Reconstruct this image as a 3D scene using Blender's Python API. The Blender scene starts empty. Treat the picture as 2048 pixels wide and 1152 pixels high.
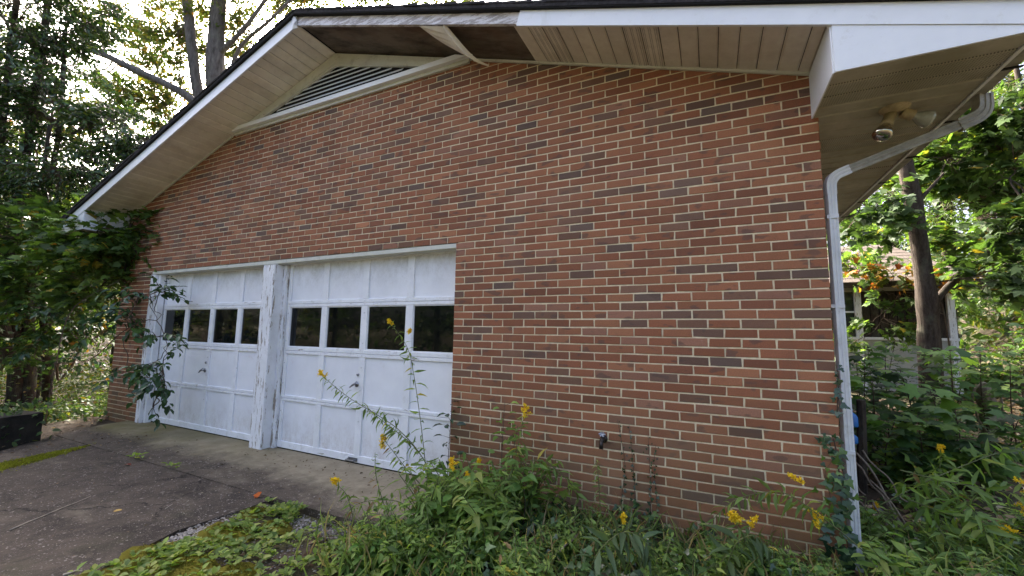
import bpy, math, random
import numpy as np
from mathutils import Vector, Matrix

S = bpy.context.scene
COL = S.collection
rad = math.radians

# ------------------------------------------------------------------ camera
CAM = np.array([2.15221, -3.23043, 1.2531])
ROT = np.array([[0.90151, 0.43244, 0.0168],
                [-0.03229, 0.10592, -0.99385],
                [-0.43156, 0.89542, 0.10945]])
FPX = 825.0
cd = bpy.data.cameras.new('camera')
cam = bpy.data.objects.new('camera', cd)
COL.objects.link(cam)
cd.sensor_width = 36.0
cd.lens = FPX / 2048 * 36.0
cd.clip_start = 0.02
cd.clip_end = 500
m = Matrix.Identity(4)
for i in range(3):
    m[i][0] = ROT[0][i]
    m[i][1] = -ROT[1][i]
    m[i][2] = -ROT[2][i]
    m[i][3] = CAM[i]
cam.matrix_world = m
S.camera = cam

# ------------------------------------------------------------------ light
SUN_DIR = Vector((-0.86, 0.62, 0.80)).normalized()      # towards the sun: behind the house, to the left
w = bpy.data.worlds.new('World')
S.world = w
w.use_nodes = True
wt = w.node_tree
wt.nodes.clear()
sky = wt.nodes.new('ShaderNodeTexSky')
sky.sky_type = 'NISHITA'
sky.sun_disc = False
sky.sun_elevation = math.asin(SUN_DIR.z)
sky.sun_rotation = math.atan2(SUN_DIR.x, SUN_DIR.y)
sky.air_density = 0.45
sky.dust_density = 9.0
sky.ozone_density = 1.0
bg = wt.nodes.new('ShaderNodeBackground')
bg.inputs['Strength'].default_value = 0.15
wo = wt.nodes.new('ShaderNodeOutputWorld')
wt.links.new(sky.outputs[0], bg.inputs[0])
wt.links.new(bg.outputs[0], wo.inputs[0])
sl = bpy.data.lights.new('sun', 'SUN')
sl.energy = 3.0
sl.angle = rad(0.6)
sl.color = (1.0, 0.93, 0.82)
so = bpy.data.objects.new('sun', sl)
COL.objects.link(so)
so.rotation_euler = (-SUN_DIR).to_track_quat('-Z', 'Y').to_euler()
so.location = (-10, 8, 15)
S.view_settings.view_transform = 'Standard'
S.view_settings.look = 'None'
S.view_settings.gamma = 1.0
S.view_settings.use_curve_mapping = False
S.view_settings.exposure = 3.0
S.cycles.max_bounces = 8
S.cycles.transparent_max_bounces = 8

RNG = np.random.default_rng(7)
random.seed(7)


# ------------------------------------------------------------------ helpers
def ray(u, v):
    return ROT.T @ np.array([(u - 1024) / FPX, (v - 576) / FPX, 1.0])


def at_y(u, v, y):
    d = ray(u, v)
    return CAM + d * ((y - CAM[1]) / d[1])


def at_z(u, v, z):
    d = ray(u, v)
    return CAM + d * ((z - CAM[2]) / d[2])


def at_d(u, v, D):
    return CAM + ray(u, v) * D


def project(p):
    d = ROT @ (np.asarray(p, float) - CAM)
    return np.array([1024 + FPX * d[0] / d[2], 576 + FPX * d[1] / d[2], d[2]])


ORG = {}


def tag(o, label=None, cat=None, group=None, kind=None):
    if label:
        o['label'] = label
    if cat:
        o['category'] = cat
    if group:
        o['group'] = group
    if kind:
        o['kind'] = kind
    return o


def thing(name, label, cat, loc=(0, 0, 0), group=None):
    o = bpy.data.objects.new(name, None)
    o.empty_display_size = 0.1
    COL.objects.link(o)
    o.location = loc
    ORG[o.name] = np.array(loc, float)
    return tag(o, label, cat, group)


def holder(name, parent, loc=None):
    o = bpy.data.objects.new(name, None)
    o.empty_display_size = 0.05
    COL.objects.link(o)
    o.parent = parent
    po = ORG[parent.name]
    if loc is None:
        loc = po
    o.location = np.array(loc, float) - po
    ORG[o.name] = np.array(loc, float)
    return o


def link(name, me, parent=None, loc=(0, 0, 0), rot=None, kind=None):
    o = bpy.data.objects.new(name, me)
    COL.objects.link(o)
    if parent is not None:
        o.parent = parent
    o.location = loc
    if rot is not None:
        o.rotation_euler = rot
    if kind:
        o['kind'] = kind
    return o


class MB:
    def __init__(self):
        self.v = []
        self.f = []
        self.c = []
        self.n = 0

    def add(self, verts, faces, col=None):
        verts = np.asarray(verts, float).reshape(-1, 3)
        self.v.append(verts)
        for f in faces:
            self.f.append([i + self.n for i in f])
            if col is not None:
                self.c.append(col)
        self.n += len(verts)
        return self

    def box(self, x0, x1, y0, y1, z0, z1, col=None):
        v = [(x0, y0, z0), (x1, y0, z0), (x1, y1, z0), (x0, y1, z0), (x0, y0, z1), (x1, y0, z1), (x1, y1, z1), (x0, y1, z1)]
        f = [(0, 3, 2, 1), (4, 5, 6, 7), (0, 1, 5, 4), (1, 2, 6, 5), (2, 3, 7, 6), (3, 0, 4, 7)]
        return self.add(v, f, col)

    def hexa(self, bottom, top, col=None):
        f = [(0, 3, 2, 1), (4, 5, 6, 7), (0, 1, 5, 4), (1, 2, 6, 5), (2, 3, 7, 6), (3, 0, 4, 7)]
        return self.add(list(bottom) + list(top), f, col)

    def plaque(self, x0, x1, z0, z1, yf, yb, c, col=None, q=None):
        """a board or brick facing -y with a chamfered front; q: optional 4 front corners (x,z)"""
        if q is None:
            q = [(x0, z0), (x1, z0), (x1, z1), (x0, z1)]
        cx = sum(p[0] for p in q) / 4
        cz = sum(p[1] for p in q) / 4
        fr = []
        for (x, z) in q:
            fr.append((x + (c if x < cx else -c), yf, z + (c if z < cz else -c)))
        md = [(x, yf + c, z) for x, z in q]
        bk = [(x, yb, z) for x, z in q]
        f = [(0, 1, 2, 3)]
        for i in range(4):
            j = (i + 1) % 4
            f.append((4 + i, 4 + j, j, i))
            f.append((8 + i, 8 + j, 4 + j, 4 + i))
        return self.add(fr + md + bk, f, col)

    def prism(self, poly, y0, y1, col=None):
        n = len(poly)
        v = [(x, y0, z) for x, z in poly] + [(x, y1, z) for x, z in poly]
        f = [tuple(range(n)), tuple(reversed(range(n, 2 * n)))]
        for i in range(n):
            j = (i + 1) % n
            f.append((i, i + n, j + n, j))
        return self.add(v, f, col)

    def tube(self, pts, r, n=8, cap=True, col=None, oval=None):
        pts = np.asarray(pts, float)
        k = len(pts)
        r = np.full(k, r) if np.isscalar(r) else np.asarray(r, float)
        t = np.gradient(pts, axis=0)
        t /= np.linalg.norm(t, axis=1)[:, None] + 1e-12
        up = np.array([0, 0, 1.0]) if abs(t[0][2]) < 0.9 else np.array([1.0, 0, 0])
        vs = []
        a = np.linspace(0, 2 * np.pi, n, endpoint=False)
        prev = None
        for i in range(k):
            s = np.cross(t[i], up if prev is None else prev)
            if np.linalg.norm(s) < 1e-6:
                s = np.cross(t[i], [0.3, 1, 0.2])
            s /= np.linalg.norm(s)
            b = np.cross(s, t[i])
            prev = b
            ox, oy = (1, 1) if oval is None else oval
            vs.append(pts[i] + r[i] * (ox * np.cos(a)[:, None] * s + oy * np.sin(a)[:, None] * b))
        v = np.concatenate(vs)
        f = []
        for i in range(k - 1):
            for j in range(n):
                j2 = (j + 1) % n
                f.append((i * n + j, i * n + j2, (i + 1) * n + j2, (i + 1) * n + j))
        if cap:
            f.append(tuple(reversed(range(n))))
            f.append(tuple(range((k - 1) * n, k * n)))
        return self.add(v, f, col)

    def rev(self, prof, center, axis=(0, 0, 1), n=16, col=None):
        """surface of revolution; prof: list of (r, h) along axis"""
        ax = Vector(axis).normalized()
        q = Vector((0, 0, 1)).rotation_difference(ax)
        v = []
        for r_, h in prof:
            for j in range(n):
                a = 2 * math.pi * j / n
                p = q @ Vector((r_ * math.cos(a), r_ * math.sin(a), h))
                v.append((p.x + center[0], p.y + center[1], p.z + center[2]))
        f = []
        for i in range(len(prof) - 1):
            for j in range(n):
                j2 = (j + 1) % n
                f.append((i * n + j, i * n + j2, (i + 1) * n + j2, (i + 1) * n + j))
        return self.add(v, f, col)

    def mesh(self, name, mat, origin=(0, 0, 0), smooth=False):
        me = bpy.data.meshes.new(name)
        v = np.concatenate(self.v) - np.asarray(origin, float)
        me.from_pydata(v.tolist(), [], self.f)
        if self.c:
            at = me.attributes.new('bcol', 'FLOAT_COLOR', 'FACE')
            arr = np.ones((len(self.f), 4), np.float32)
            arr[:, :3] = np.asarray(self.c, np.float32)[:, :3]
            at.data.foreach_set('color', arr.ravel())
        if mat:
            me.materials.append(mat)
        if smooth:
            me.polygons.foreach_set('use_smooth', [True] * len(me.polygons))
        me.update()
        return me

    def build(self, name, mat, parent=None, smooth=False, kind=None, label=None, at=None):
        po = ORG[parent.name] if parent is not None else np.zeros(3)
        org = po if at is None else np.asarray(at, float)
        me = self.mesh(name, mat, org, smooth)
        o = link(name, me, parent, loc=org - po, kind=kind)
        o.color = (0, 0, 0, 1)
        ORG[o.name] = org
        if label:
            o['label'] = label
        return o


# ------------------------------------------------------------------ materials
class NT:
    def __init__(self, name):
        self.m = bpy.data.materials.new(name)
        self.m.use_nodes = True
        self.t = self.m.node_tree
        self.t.nodes.clear()
        self.out = self.t.nodes.new('ShaderNodeOutputMaterial')

    def n(self, typ, props=None, **ins):
        nd = self.t.nodes.new('ShaderNode' + typ)
        for k, v in (props or {}).items():
            setattr(nd, k, v)
        for k, v in ins.items():
            key = int(k[1:]) if k[0] == '_' and k[1:].isdigit() else k.replace('_', ' ')
            s = nd.inputs[key]
            if hasattr(v, 'is_output'):
                self.t.links.new(v, s)
            elif isinstance(v, (tuple, list)) and len(v) == 3 and s.type == 'RGBA':
                s.default_value = (*v, 1)
            else:
                s.default_value = v
        return nd

    def pos(self):
        return self.n('NewGeometry').outputs['Position']

    def noise(self, scale, detail=4, rough=0.6, vec=None, stretch=None, out='Fac', dist=0.0):
        vec = vec if vec is not None else self.pos()
        if stretch:
            vec = self.n('Mapping', Vector=vec, Scale=stretch).outputs[0]
        nd = self.n('TexNoise', Vector=vec, Scale=scale, Detail=detail, Roughness=rough, Distortion=dist)
        return nd.outputs[out]

    def ramp(self, fac, lo, hi, a=0.0, b=1.0):
        nd = self.n('MapRange', {'clamp': True}, Value=fac)
        nd.inputs['From Min'].default_value = lo
        nd.inputs['From Max'].default_value = hi
        nd.inputs['To Min'].default_value = a
        nd.inputs['To Max'].default_value = b
        return nd.outputs[0]

    def mix(self, fac, a, b, blend='MIX'):
        nd = self.n('Mix', {'data_type': 'RGBA', 'blend_type': blend})
        for i, v in ((0, fac), (6, a), (7, b)):
            s = nd.inputs[i]
            if hasattr(v, 'is_output'):
                self.t.links.new(v, s)
            elif isinstance(v, (tuple, list)):
                s.default_value = (*v[:3], 1)
            else:
                s.default_value = v
        return nd.outputs[2]

    def math(self, op, a, b=0.0):
        nd = self.n('Math', {'operation': op})
        for i, v in ((0, a), (1, b)):
            if hasattr(v, 'is_output'):
                self.t.links.new(v, nd.inputs[i])
            else:
                nd.inputs[i].default_value = v
        return nd.outputs[0]

    def bump(self, h, strength=0.3, dist=0.01):
        return self.n('Bump', Height=h, Strength=strength, Distance=dist).outputs[0]

    def bsdf(self, color, rough=0.7, normal=None, spec=0.4, metal=0.0):
        nd = self.n('BsdfPrincipled')
        ins = {'Base Color': color, 'Roughness': rough, 'Specular IOR Level': spec, 'Metallic': metal}
        if normal is not None:
            ins['Normal'] = normal
        for k, v in ins.items():
            s = nd.inputs[k]
            if hasattr(v, 'is_output'):
                self.t.links.new(v, s)
            elif isinstance(v, (tuple, list)):
                s.default_value = (*v[:3], 1)
            else:
                s.default_value = v
        return nd

    def done(self, sh):
        self.t.links.new(sh.outputs[0] if hasattr(sh, 'outputs') else sh, self.out.inputs[0])
        return self.m

    def tint(self):
        a = self.n('Attribute', {'attribute_name': 'bcol'}).outputs['Color']
        b = self.n('ObjectInfo').outputs['Color']
        return self.mix(1.0, a, b, 'ADD')


def simple(name, col, rough=0.6, var=0.25, scale=8, bump=0.0, metal=0.0, spec=0.4, dark=None):
    k = NT(name)
    nz = k.noise(scale, 5)
    c = k.mix(k.ramp(nz, 0.35, 0.7), tuple(x * (1 - var) for x in col), tuple(min(1, x * (1 + var * 0.6)) for x in col))
    if dark:
        c = k.mix(k.ramp(k.noise(scale * 2.3, 6, 0.7), 0.55, 0.72, 0, 0.7), c, dark)
    nrm = k.bump(k.noise(scale * 6, 4), bump, 0.005) if bump else None
    return k.done(k.bsdf(c, rough, nrm, spec, metal))


M = {}


def make_materials():
    # brick: every brick carries its own base colour, the wall-wide noise adds flashing, wear and lime smears
    k = NT('brick')
    base = k.tint()
    flash = k.ramp(k.noise(6.0, 2, 0.5, stretch=(1, 1, 2.2)), 0.60, 0.64, 0, 0.62)
    c = k.mix(flash, base, (0.105, 0.072, 0.060))
    grain = k.noise(120, 3, 0.7)
    c = k.mix(k.ramp(grain, 0.30, 0.75, 0, 0.42), c, (0.10, 0.055, 0.04))
    c = k.mix(k.ramp(k.noise(230, 2, 0.6), 0.66, 0.74, 0, 0.35), c, (0.42, 0.30, 0.23))
    c = k.mix(k.ramp(k.noise(14, 6, 0.75, dist=0.6), 0.68, 0.76, 0, 0.5), c, (0.46, 0.35, 0.29))
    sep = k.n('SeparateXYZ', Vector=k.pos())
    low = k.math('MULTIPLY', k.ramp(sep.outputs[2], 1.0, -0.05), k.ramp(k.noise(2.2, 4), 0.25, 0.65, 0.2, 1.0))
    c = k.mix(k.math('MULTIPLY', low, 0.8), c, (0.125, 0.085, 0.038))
    streak = k.ramp(k.noise(3.2, 6, 0.7, stretch=(1, 1, 0.16)), 0.56, 0.74, 0, 0.38)
    c = k.mix(streak, c, (0.115, 0.075, 0.052))
    c = k.mix(k.ramp(k.noise(1.1, 4, 0.6), 0.52, 0.72, 0, 0.25), c, (0.40, 0.22, 0.14))
    h = k.math('ADD', grain, k.math('MULTIPLY', k.noise(40, 4), 0.8))
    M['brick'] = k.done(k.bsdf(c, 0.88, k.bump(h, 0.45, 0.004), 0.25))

    k = NT('mortar')
    c = k.mix(k.ramp(k.noise(30, 5), 0.3, 0.7), (0.58, 0.49, 0.325), (0.78, 0.68, 0.475))
    c = k.mix(k.ramp(k.noise(3, 5), 0.55, 0.75, 0, 0.6), c, (0.33, 0.27, 0.18))
    sep = k.n('SeparateXYZ', Vector=k.pos())
    c = k.mix(k.math('MULTIPLY', k.ramp(sep.outputs[2], 0.5, -0.1), 0.55), c, (0.26, 0.20, 0.10))
    M['mortar'] = k.done(k.bsdf(c, 0.95, k.bump(k.noise(150, 3), 0.6, 0.004), 0.15))

    k = NT('brick_side')
    bt = k.n('TexBrick', Vector=k.n('Mapping', Vector=k.pos(), Rotation=(rad(90), 0, rad(90))).outputs[0])
    bt.inputs['Color1'].default_value = (0.24, 0.10, 0.065, 1)
    bt.inputs['Color2'].default_value = (0.13, 0.07, 0.055, 1)
    bt.inputs['Mortar'].default_value = (0.55, 0.48, 0.36, 1)
    bt.inputs['Scale'].default_value = 1.0
    bt.inputs['Mortar Size'].default_value = 0.005
    bt.inputs['Brick Width'].default_value = 0.2032
    bt.inputs['Row Height'].default_value = 0.06555
    M['brick_side'] = k.done(k.bsdf(bt.outputs['Color'], 0.9, k.bump(bt.outputs['Fac'], 0.5, -0.006), 0.2))

    # old white paint over wood, peeling along the grain and mildewed
    def paint(name, peel, dirt, vert=True, tint=(0.80, 0.81, 0.83), wc=((0.20, 0.165, 0.13), (0.40, 0.35, 0.30))):
        k = NT(name)
        st = (1, 1, 0.16) if vert else (0.16, 1, 1)
        n1 = k.noise(26, 6, 0.75, stretch=st)
        c = k.mix(k.ramp(k.noise(5, 6, 0.7), 0.35, 0.72), tint, tuple(x * 0.86 for x in tint))
        if dirt:
            d = k.ramp(k.noise(9, 9, 0.82), 0.53, 0.72, 0, dirt)
            c = k.mix(d, c, (0.30, 0.27, 0.22))
        wood = k.mix(k.noise(60, 4, 0.6, stretch=st), wc[0], wc[1])
        pm = k.ramp(n1, 0.70 - peel, 0.72 - peel)
        c = k.mix(pm, c, wood)
        M[name] = k.done(k.bsdf(c, 0.62, k.bump(k.math('SUBTRACT', k.noise(80, 3), pm), 0.35, 0.003), 0.3))
    paint('paint_door', 0.0, 0.3)
    paint('paint_post', 0.15, 0.35)
    paint('paint_rail', 0.07, 0.6, vert=False)
    paint('paint_fascia', 0.20, 0.45, vert=False, tint=(0.70, 0.69, 0.71), wc=((0.26, 0.235, 0.225), (0.46, 0.43, 0.42)))
    paint('paint_trim', 0.05, 0.85, vert=False, tint=(0.60, 0.60, 0.52))

    # door panel: mildew speckle gathers in the top and near the foot as real staining
    k = NT('paint_panel')
    sep = k.n('SeparateXYZ', Vector=k.pos())
    up = k.ramp(sep.outputs[2], 1.66, 2.02)
    lo = k.ramp(sep.outputs[2], 0.33, -0.08)
    c = k.mix(k.ramp(k.noise(3, 5, 0.6), 0.3, 0.7), (0.80, 0.81, 0.84), (0.70, 0.71, 0.74))
    mz = k.math('MULTIPLY', k.ramp(k.noise(11, 8, 0.8, stretch=(1, 1, 0.6)), 0.40, 0.62), k.ramp(k.noise(45, 4, 0.7), 0.3, 0.6, 0.4, 1.0))
    c = k.mix(k.math('MULTIPLY', up, k.math('MULTIPLY', mz, 0.6)), c, (0.33, 0.32, 0.28))
    c = k.mix(k.math('MULTIPLY', lo, k.math('MULTIPLY', mz, 0.75)), c, (0.42, 0.37, 0.33))
    c = k.mix(k.ramp(k.noise(6, 8, 0.75, dist=0.4), 0.60, 0.74, 0, 0.45), c, (0.52, 0.42, 0.38))
    M['paint_panel'] = k.done(k.bsdf(c, 0.6, k.bump(k.noise(40, 4), 0.12, 0.003), 0.35))

    k = NT('white_metal')
    sep = k.n('SeparateXYZ', Vector=k.pos())
    c = k.mix(k.ramp(k.noise(4, 5), 0.3, 0.7), (0.74, 0.77, 0.80), (0.68, 0.71, 0.74))
    c = k.mix(k.ramp(k.noise(12, 8, 0.8), 0.56, 0.78, 0, 0.45), c, (0.46, 0.45, 0.40))
    c = k.mix(k.ramp(k.noise(6, 6, 0.7, stretch=(1, 1, 0.18)), 0.60, 0.76, 0, 0.3), c, (0.42, 0.41, 0.35))
    M['white_metal'] = k.done(k.bsdf(c, 0.38, None, 0.5))

    # vinyl soffit: tan with brown mildew blotches; object colour shifts panels apart
    def vinyl(name, holes, olive=False):
        k = NT(name)
        oi = k.n('ObjectInfo')
        c = k.mix(oi.outputs['Random'], (0.68, 0.645, 0.565), (0.80, 0.765, 0.68))
        c = k.mix(k.ramp(k.noise(2.6, 6, 0.7), 0.46, 0.74, 0, 0.6), c, (0.44, 0.37, 0.31))
        c = k.mix(k.ramp(k.noise(9, 7, 0.8), 0.5, 0.8, 0, 0.35), c, (0.36, 0.345, 0.27))
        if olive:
            c = k.mix(k.ramp(k.noise(1.7, 6, 0.7), 0.25, 0.6, 0.4, 0.85), c, (0.215, 0.20, 0.125))  # shade under the level eaves, mixed into the panel colour as dark olive
        nrm = k.bump(k.noise(60, 3, stretch=(1, 0.1, 1)), 0.12, 0.003)
        if holes:
            vo = k.n('TexVoronoi', {'feature': 'F1'}, Vector=k.pos(), Scale=75.0, Randomness=0.0)
            c = k.mix(k.ramp(vo.outputs['Distance'], 0.36, 0.28, 0, 0.85), c, (0.03, 0.028, 0.025))
        return k.done(k.bsdf(c, 0.55, nrm, 0.35))
    M['vinyl'] = vinyl('vinyl', False)
    M['vinyl_holes'] = vinyl('vinyl_holes', True)
    M['vinyl_olive_shade'] = vinyl('vinyl_olive_shade', False, True)
    M['vinyl_olive_shade_holes'] = vinyl('vinyl_olive_shade_holes', True, True)

    k = NT('plywood')
    nz = k.noise(3.2, 7, 0.7, stretch=(0.5, 1.6, 1))
    c = k.mix(k.ramp(nz, 0.30, 0.62), (0.025, 0.022, 0.02), (0.20, 0.165, 0.135))
    c = k.mix(k.ramp(k.noise(1.3, 4), 0.5, 0.75, 0, 0.8), c, (0.17, 0.09, 0.06))
    M['plywood'] = k.done(k.bsdf(c, 0.85, k.bump(k.noise(50, 4, stretch=(0.2, 1, 1)), 0.2, 0.003), 0.2))

    M['shingle'] = simple('shingle', (0.035, 0.033, 0.035), 0.95, 0.5, 40, 0.5, spec=0.2)
    M['shed_shingle'] = simple('shed_shingle', (0.175, 0.145, 0.125), 0.95, 0.35, 25, 0.4, spec=0.15)
    paint('shed_wall', 0.06, 0.8, tint=(0.40, 0.40, 0.37))
    M['dark_void'] = simple('dark_void', (0.008, 0.008, 0.008), 0.9, 0.2, 5)
    k = NT('glass_dark')
    c = k.mix(k.ramp(k.noise(25, 6, 0.8), 0.55, 0.8, 0, 0.25), (0.004, 0.005, 0.005), (0.022, 0.022, 0.02))
    M['glass_dark'] = k.done(k.bsdf(c, k.ramp(k.noise(18, 6, 0.7), 0.4, 0.8, 0.02, 0.14), None, 0.30))
    M['glass_shed'] = simple('glass_shed', (0.02, 0.024, 0.024), 0.06, 0.2, 6, spec=0.6)

    # old concrete: pale brushed apron whose outer half is blackened like the drive, and the drive with its pale aggregate showing
    def blackened(k):
        c = k.mix(k.ramp(k.noise(3.2, 8, 0.8, dist=0.5), 0.32, 0.68), (0.016, 0.0125, 0.010), (0.100, 0.079, 0.060))
        wv = k.noise(5, 3, 0.6)
        hsum = k.noise(70, 5)
        for sc, thr, amt, colr in ((24.0, 0.86, 0.75, (0.34, 0.30, 0.265)), (46.0, 0.74, 0.9, (0.42, 0.375, 0.33)), (95.0, 0.60, 0.8, (0.30, 0.26, 0.23)), (190.0, 0.55, 0.65, (0.22, 0.185, 0.16))):
            vv = k.n('Mapping', Vector=k.pos(), Rotation=(0, 0, rad(sc)), Scale=(1, 1.25, 1)).outputs[0]
            vo = k.n('TexVoronoi', {'feature': 'F1'}, Vector=vv, Scale=sc)
            sepc = k.n('SeparateColor', Color=vo.outputs['Color'])
            pick = k.math('MULTIPLY', k.ramp(sepc.outputs[0], thr, thr + 0.05), k.ramp(wv, 0.35, 0.6, 0.35, 1.0))
            size = k.math('MULTIPLY', sepc.outputs[1], 0.34)
            peb = k.math('MULTIPLY', pick, k.ramp(k.math('SUBTRACT', vo.outputs['Distance'], size), 0.12, 0.0))
            c = k.mix(k.math('MULTIPLY', peb, amt), c, k.mix(sepc.outputs[2], colr, tuple(x * 0.6 for x in colr)))
            hsum = k.math('ADD', hsum, k.math('MULTIPLY', peb, 0.8))
        c = k.mix(k.ramp(k.noise(1.5, 6, 0.7, stretch=(1, 2.2, 1)), 0.56, 0.74, 0, 0.6), c, (0.19, 0.16, 0.115))
        c = k.mix(k.ramp(k.noise(0.9, 6, 0.75), 0.55, 0.7, 0, 0.5), c, (0.060, 0.060, 0.026))
        cr = k.n('TexVoronoi', {'feature': 'DISTANCE_TO_EDGE'}, Vector=k.n('Mapping', Vector=k.mix(0.18, k.pos(), k.noise(2.5, 5, 0.7, out='Color')), Location=(0.3, 0.7, 0)).outputs[0], Scale=0.75)
        crk = k.math('MULTIPLY', k.ramp(cr.outputs['Distance'], 0.0035, 0.001), k.ramp(k.noise(1.4, 3), 0.42, 0.55))
        c = k.mix(k.math('MULTIPLY', crk, 0.8), c, (0.012, 0.010, 0.009))
        hsum = k.math('SUBTRACT', hsum, k.math('MULTIPLY', crk, 3.0))
        return c, hsum

    k = NT('concrete_apron')
    sep = k.n('SeparateXYZ', Vector=k.pos())
    c = k.mix(k.ramp(k.noise(6, 7, 0.7), 0.3, 0.7), (0.20, 0.165, 0.110), (0.33, 0.28, 0.195))
    left = k.math('MULTIPLY', k.ramp(sep.outputs[0], -1.6, -4.6), k.ramp(k.noise(1.6, 5), 0.25, 0.55))
    c = k.mix(k.math('MULTIPLY', left, 0.75), c, (0.125, 0.110, 0.030))
    bc, bh = blackened(k)
    edge = k.math('ADD', sep.outputs[1], k.math('MULTIPLY', k.math('SUBTRACT', k.noise(2.2, 7, 0.75), 0.5), 0.95))
    edge = k.math('ADD', edge, k.math('MULTIPLY', k.ramp(sep.outputs[0], -1.6, 0.2), 0.34))
    far = k.ramp(edge, -0.28, -0.60)
    c = k.mix(k.math('MULTIPLY', far, 0.95), c, bc)
    c = k.mix(k.ramp(k.noise(90, 4, 0.7), 0.62, 0.72, 0, 0.5), c, (0.07, 0.06, 0.05))
    M['concrete_apron'] = k.done(k.bsdf(c, 0.9, k.bump(k.noise(130, 4), 0.4, 0.004), 0.2))

    k = NT('concrete_drive')
    c, hsum = blackened(k)
    M['concrete_drive'] = k.done(k.bsdf(c, 0.85, k.bump(hsum, 0.8, 0.008), 0.2))

    k = NT('soil')
    c = k.mix(k.ramp(k.noise(5, 7, 0.75), 0.3, 0.7), (0.035, 0.026, 0.018), (0.11, 0.085, 0.06))
    c = k.mix(k.ramp(k.noise(0.5, 5, 0.6), 0.48, 0.66, 0, 0.65), c, (0.055, 0.075, 0.02))
    M['soil'] = k.done(k.bsdf(c, 0.95, k.bump(k.noise(30, 6), 0.8, 0.02), 0.1))

    k = NT('moss')
    c = k.mix(k.ramp(k.noise(9, 6, 0.7), 0.42, 0.72, 0, 0.7), k.tint(), (0.11, 0.085, 0.018))
    M['moss'] = k.done(k.bsdf(c, 0.98, k.bump(k.noise(160, 4, 0.7), 1.0, 0.01), 0.05))

    k = NT('stone')
    c = k.mix(k.ramp(k.noise(60, 4), 0.3, 0.7), k.tint(), (0.12, 0.11, 0.10))
    M['stone'] = k.done(k.bsdf(c, 0.85, k.bump(k.noise(200, 3), 0.3, 0.002), 0.3))
    M['block'] = simple('block', (0.022, 0.018, 0.013), 0.95, 0.6, 9, 0.9, dark=(0.012, 0.02, 0.006))

    def bark(name, a, b, sc=14):
        k = NT(name)
        nz = k.noise(sc, 7, 0.75, stretch=(1, 1, 0.22))
        c = k.mix(k.ramp(nz, 0.32, 0.66), a, b)
        c = k.mix(k.ramp(k.noise(3, 5), 0.55, 0.7, 0, 0.5), c, (0.12, 0.125, 0.09))
        M[name] = k.done(k.bsdf(c, 0.95, k.bump(nz, 0.9, 0.02), 0.1))
    bark('bark_grey', (0.055, 0.046, 0.040), (0.19, 0.17, 0.15))
    bark('bark_brown', (0.020, 0.016, 0.013), (0.082, 0.066, 0.052), 20)
    bark('twig', (0.05, 0.035, 0.025), (0.16, 0.12, 0.09), 30)
    bark('deadwood', (0.12, 0.095, 0.07), (0.36, 0.30, 0.235), 24)
    M['pale_twig'] = simple('pale_twig', (0.42, 0.36, 0.28), 0.8, 0.3, 20)
    M['stem'] = simple('stem', (0.11, 0.13, 0.04), 0.6, 0.35, 12)
    M['stem_dark'] = simple('stem_dark', (0.065, 0.04, 0.028), 0.6, 0.35, 12)

    def leafmat(name, rough, trans, spec=0.4, gain=1.0):
        k = NT(name)
        c = k.tint()
        nz = k.noise(35, 3, 0.6)
        c = k.mix(k.ramp(nz, 0.3, 0.75, 0, 0.35), c, k.mix(1.0, c, (0.55, 0.6, 0.5), 'MULTIPLY'))
        d = k.bsdf(c, rough, None, spec)
        tcol = k.mix(1.0, c, (1.7 * gain, 1.75 * gain, 0.75 * gain), 'MULTIPLY')
        tr = k.n('BsdfTranslucent', Color=tcol)
        mx = k.n('MixShader', Fac=trans)
        k.t.links.new(d.outputs[0], mx.inputs[1])
        k.t.links.new(tr.outputs[0], mx.inputs[2])
        return k.done(mx)
    M['leaf'] = leafmat('leaf', 0.55, 0.40)
    M['leaf_glossy'] = leafmat('leaf_glossy', 0.26, 0.22, 0.55)
    M['leaf_soft'] = leafmat('leaf_soft', 0.6, 0.42)
    M['dry_leaf'] = leafmat('dry_leaf', 0.8, 0.15, 0.2)
    M['flower'] = leafmat('flower', 0.7, 0.25, 0.2)

    M['pipe'] = simple('pipe', (0.60, 0.62, 0.64), 0.45, 0.12, 6, spec=0.5, dark=(0.36, 0.36, 0.33))
    M['pipe_dirty'] = simple('pipe_dirty', (0.30, 0.29, 0.25), 0.55, 0.3, 14, spec=0.4, dark=(0.12, 0.11, 0.08))
    M['sill_white'] = simple('sill_white', (0.82, 0.84, 0.86), 0.4, 0.06, 5, spec=0.5)
    M['lamp_cream'] = simple('lamp_cream', (0.40, 0.33, 0.20), 0.5, 0.3, 20, dark=(0.2, 0.14, 0.07))
    M['bulb_mirror'] = simple('bulb_mirror', (0.55, 0.52, 0.45), 0.12, 0.2, 10, metal=1.0)
    M['bulb_glass'] = simple('bulb_glass', (0.34, 0.35, 0.31), 0.12, 0.2, 20, spec=0.8)
    M['brass_dark'] = simple('brass_dark', (0.05, 0.045, 0.04), 0.4, 0.3, 30, metal=0.8)
    M['steel'] = simple('steel', (0.32, 0.33, 0.35), 0.35, 0.25, 30, metal=0.9)
    M['blue'] = simple('blue', (0.02, 0.14, 0.42), 0.4, 0.2, 10, spec=0.5)


make_materials()

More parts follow.
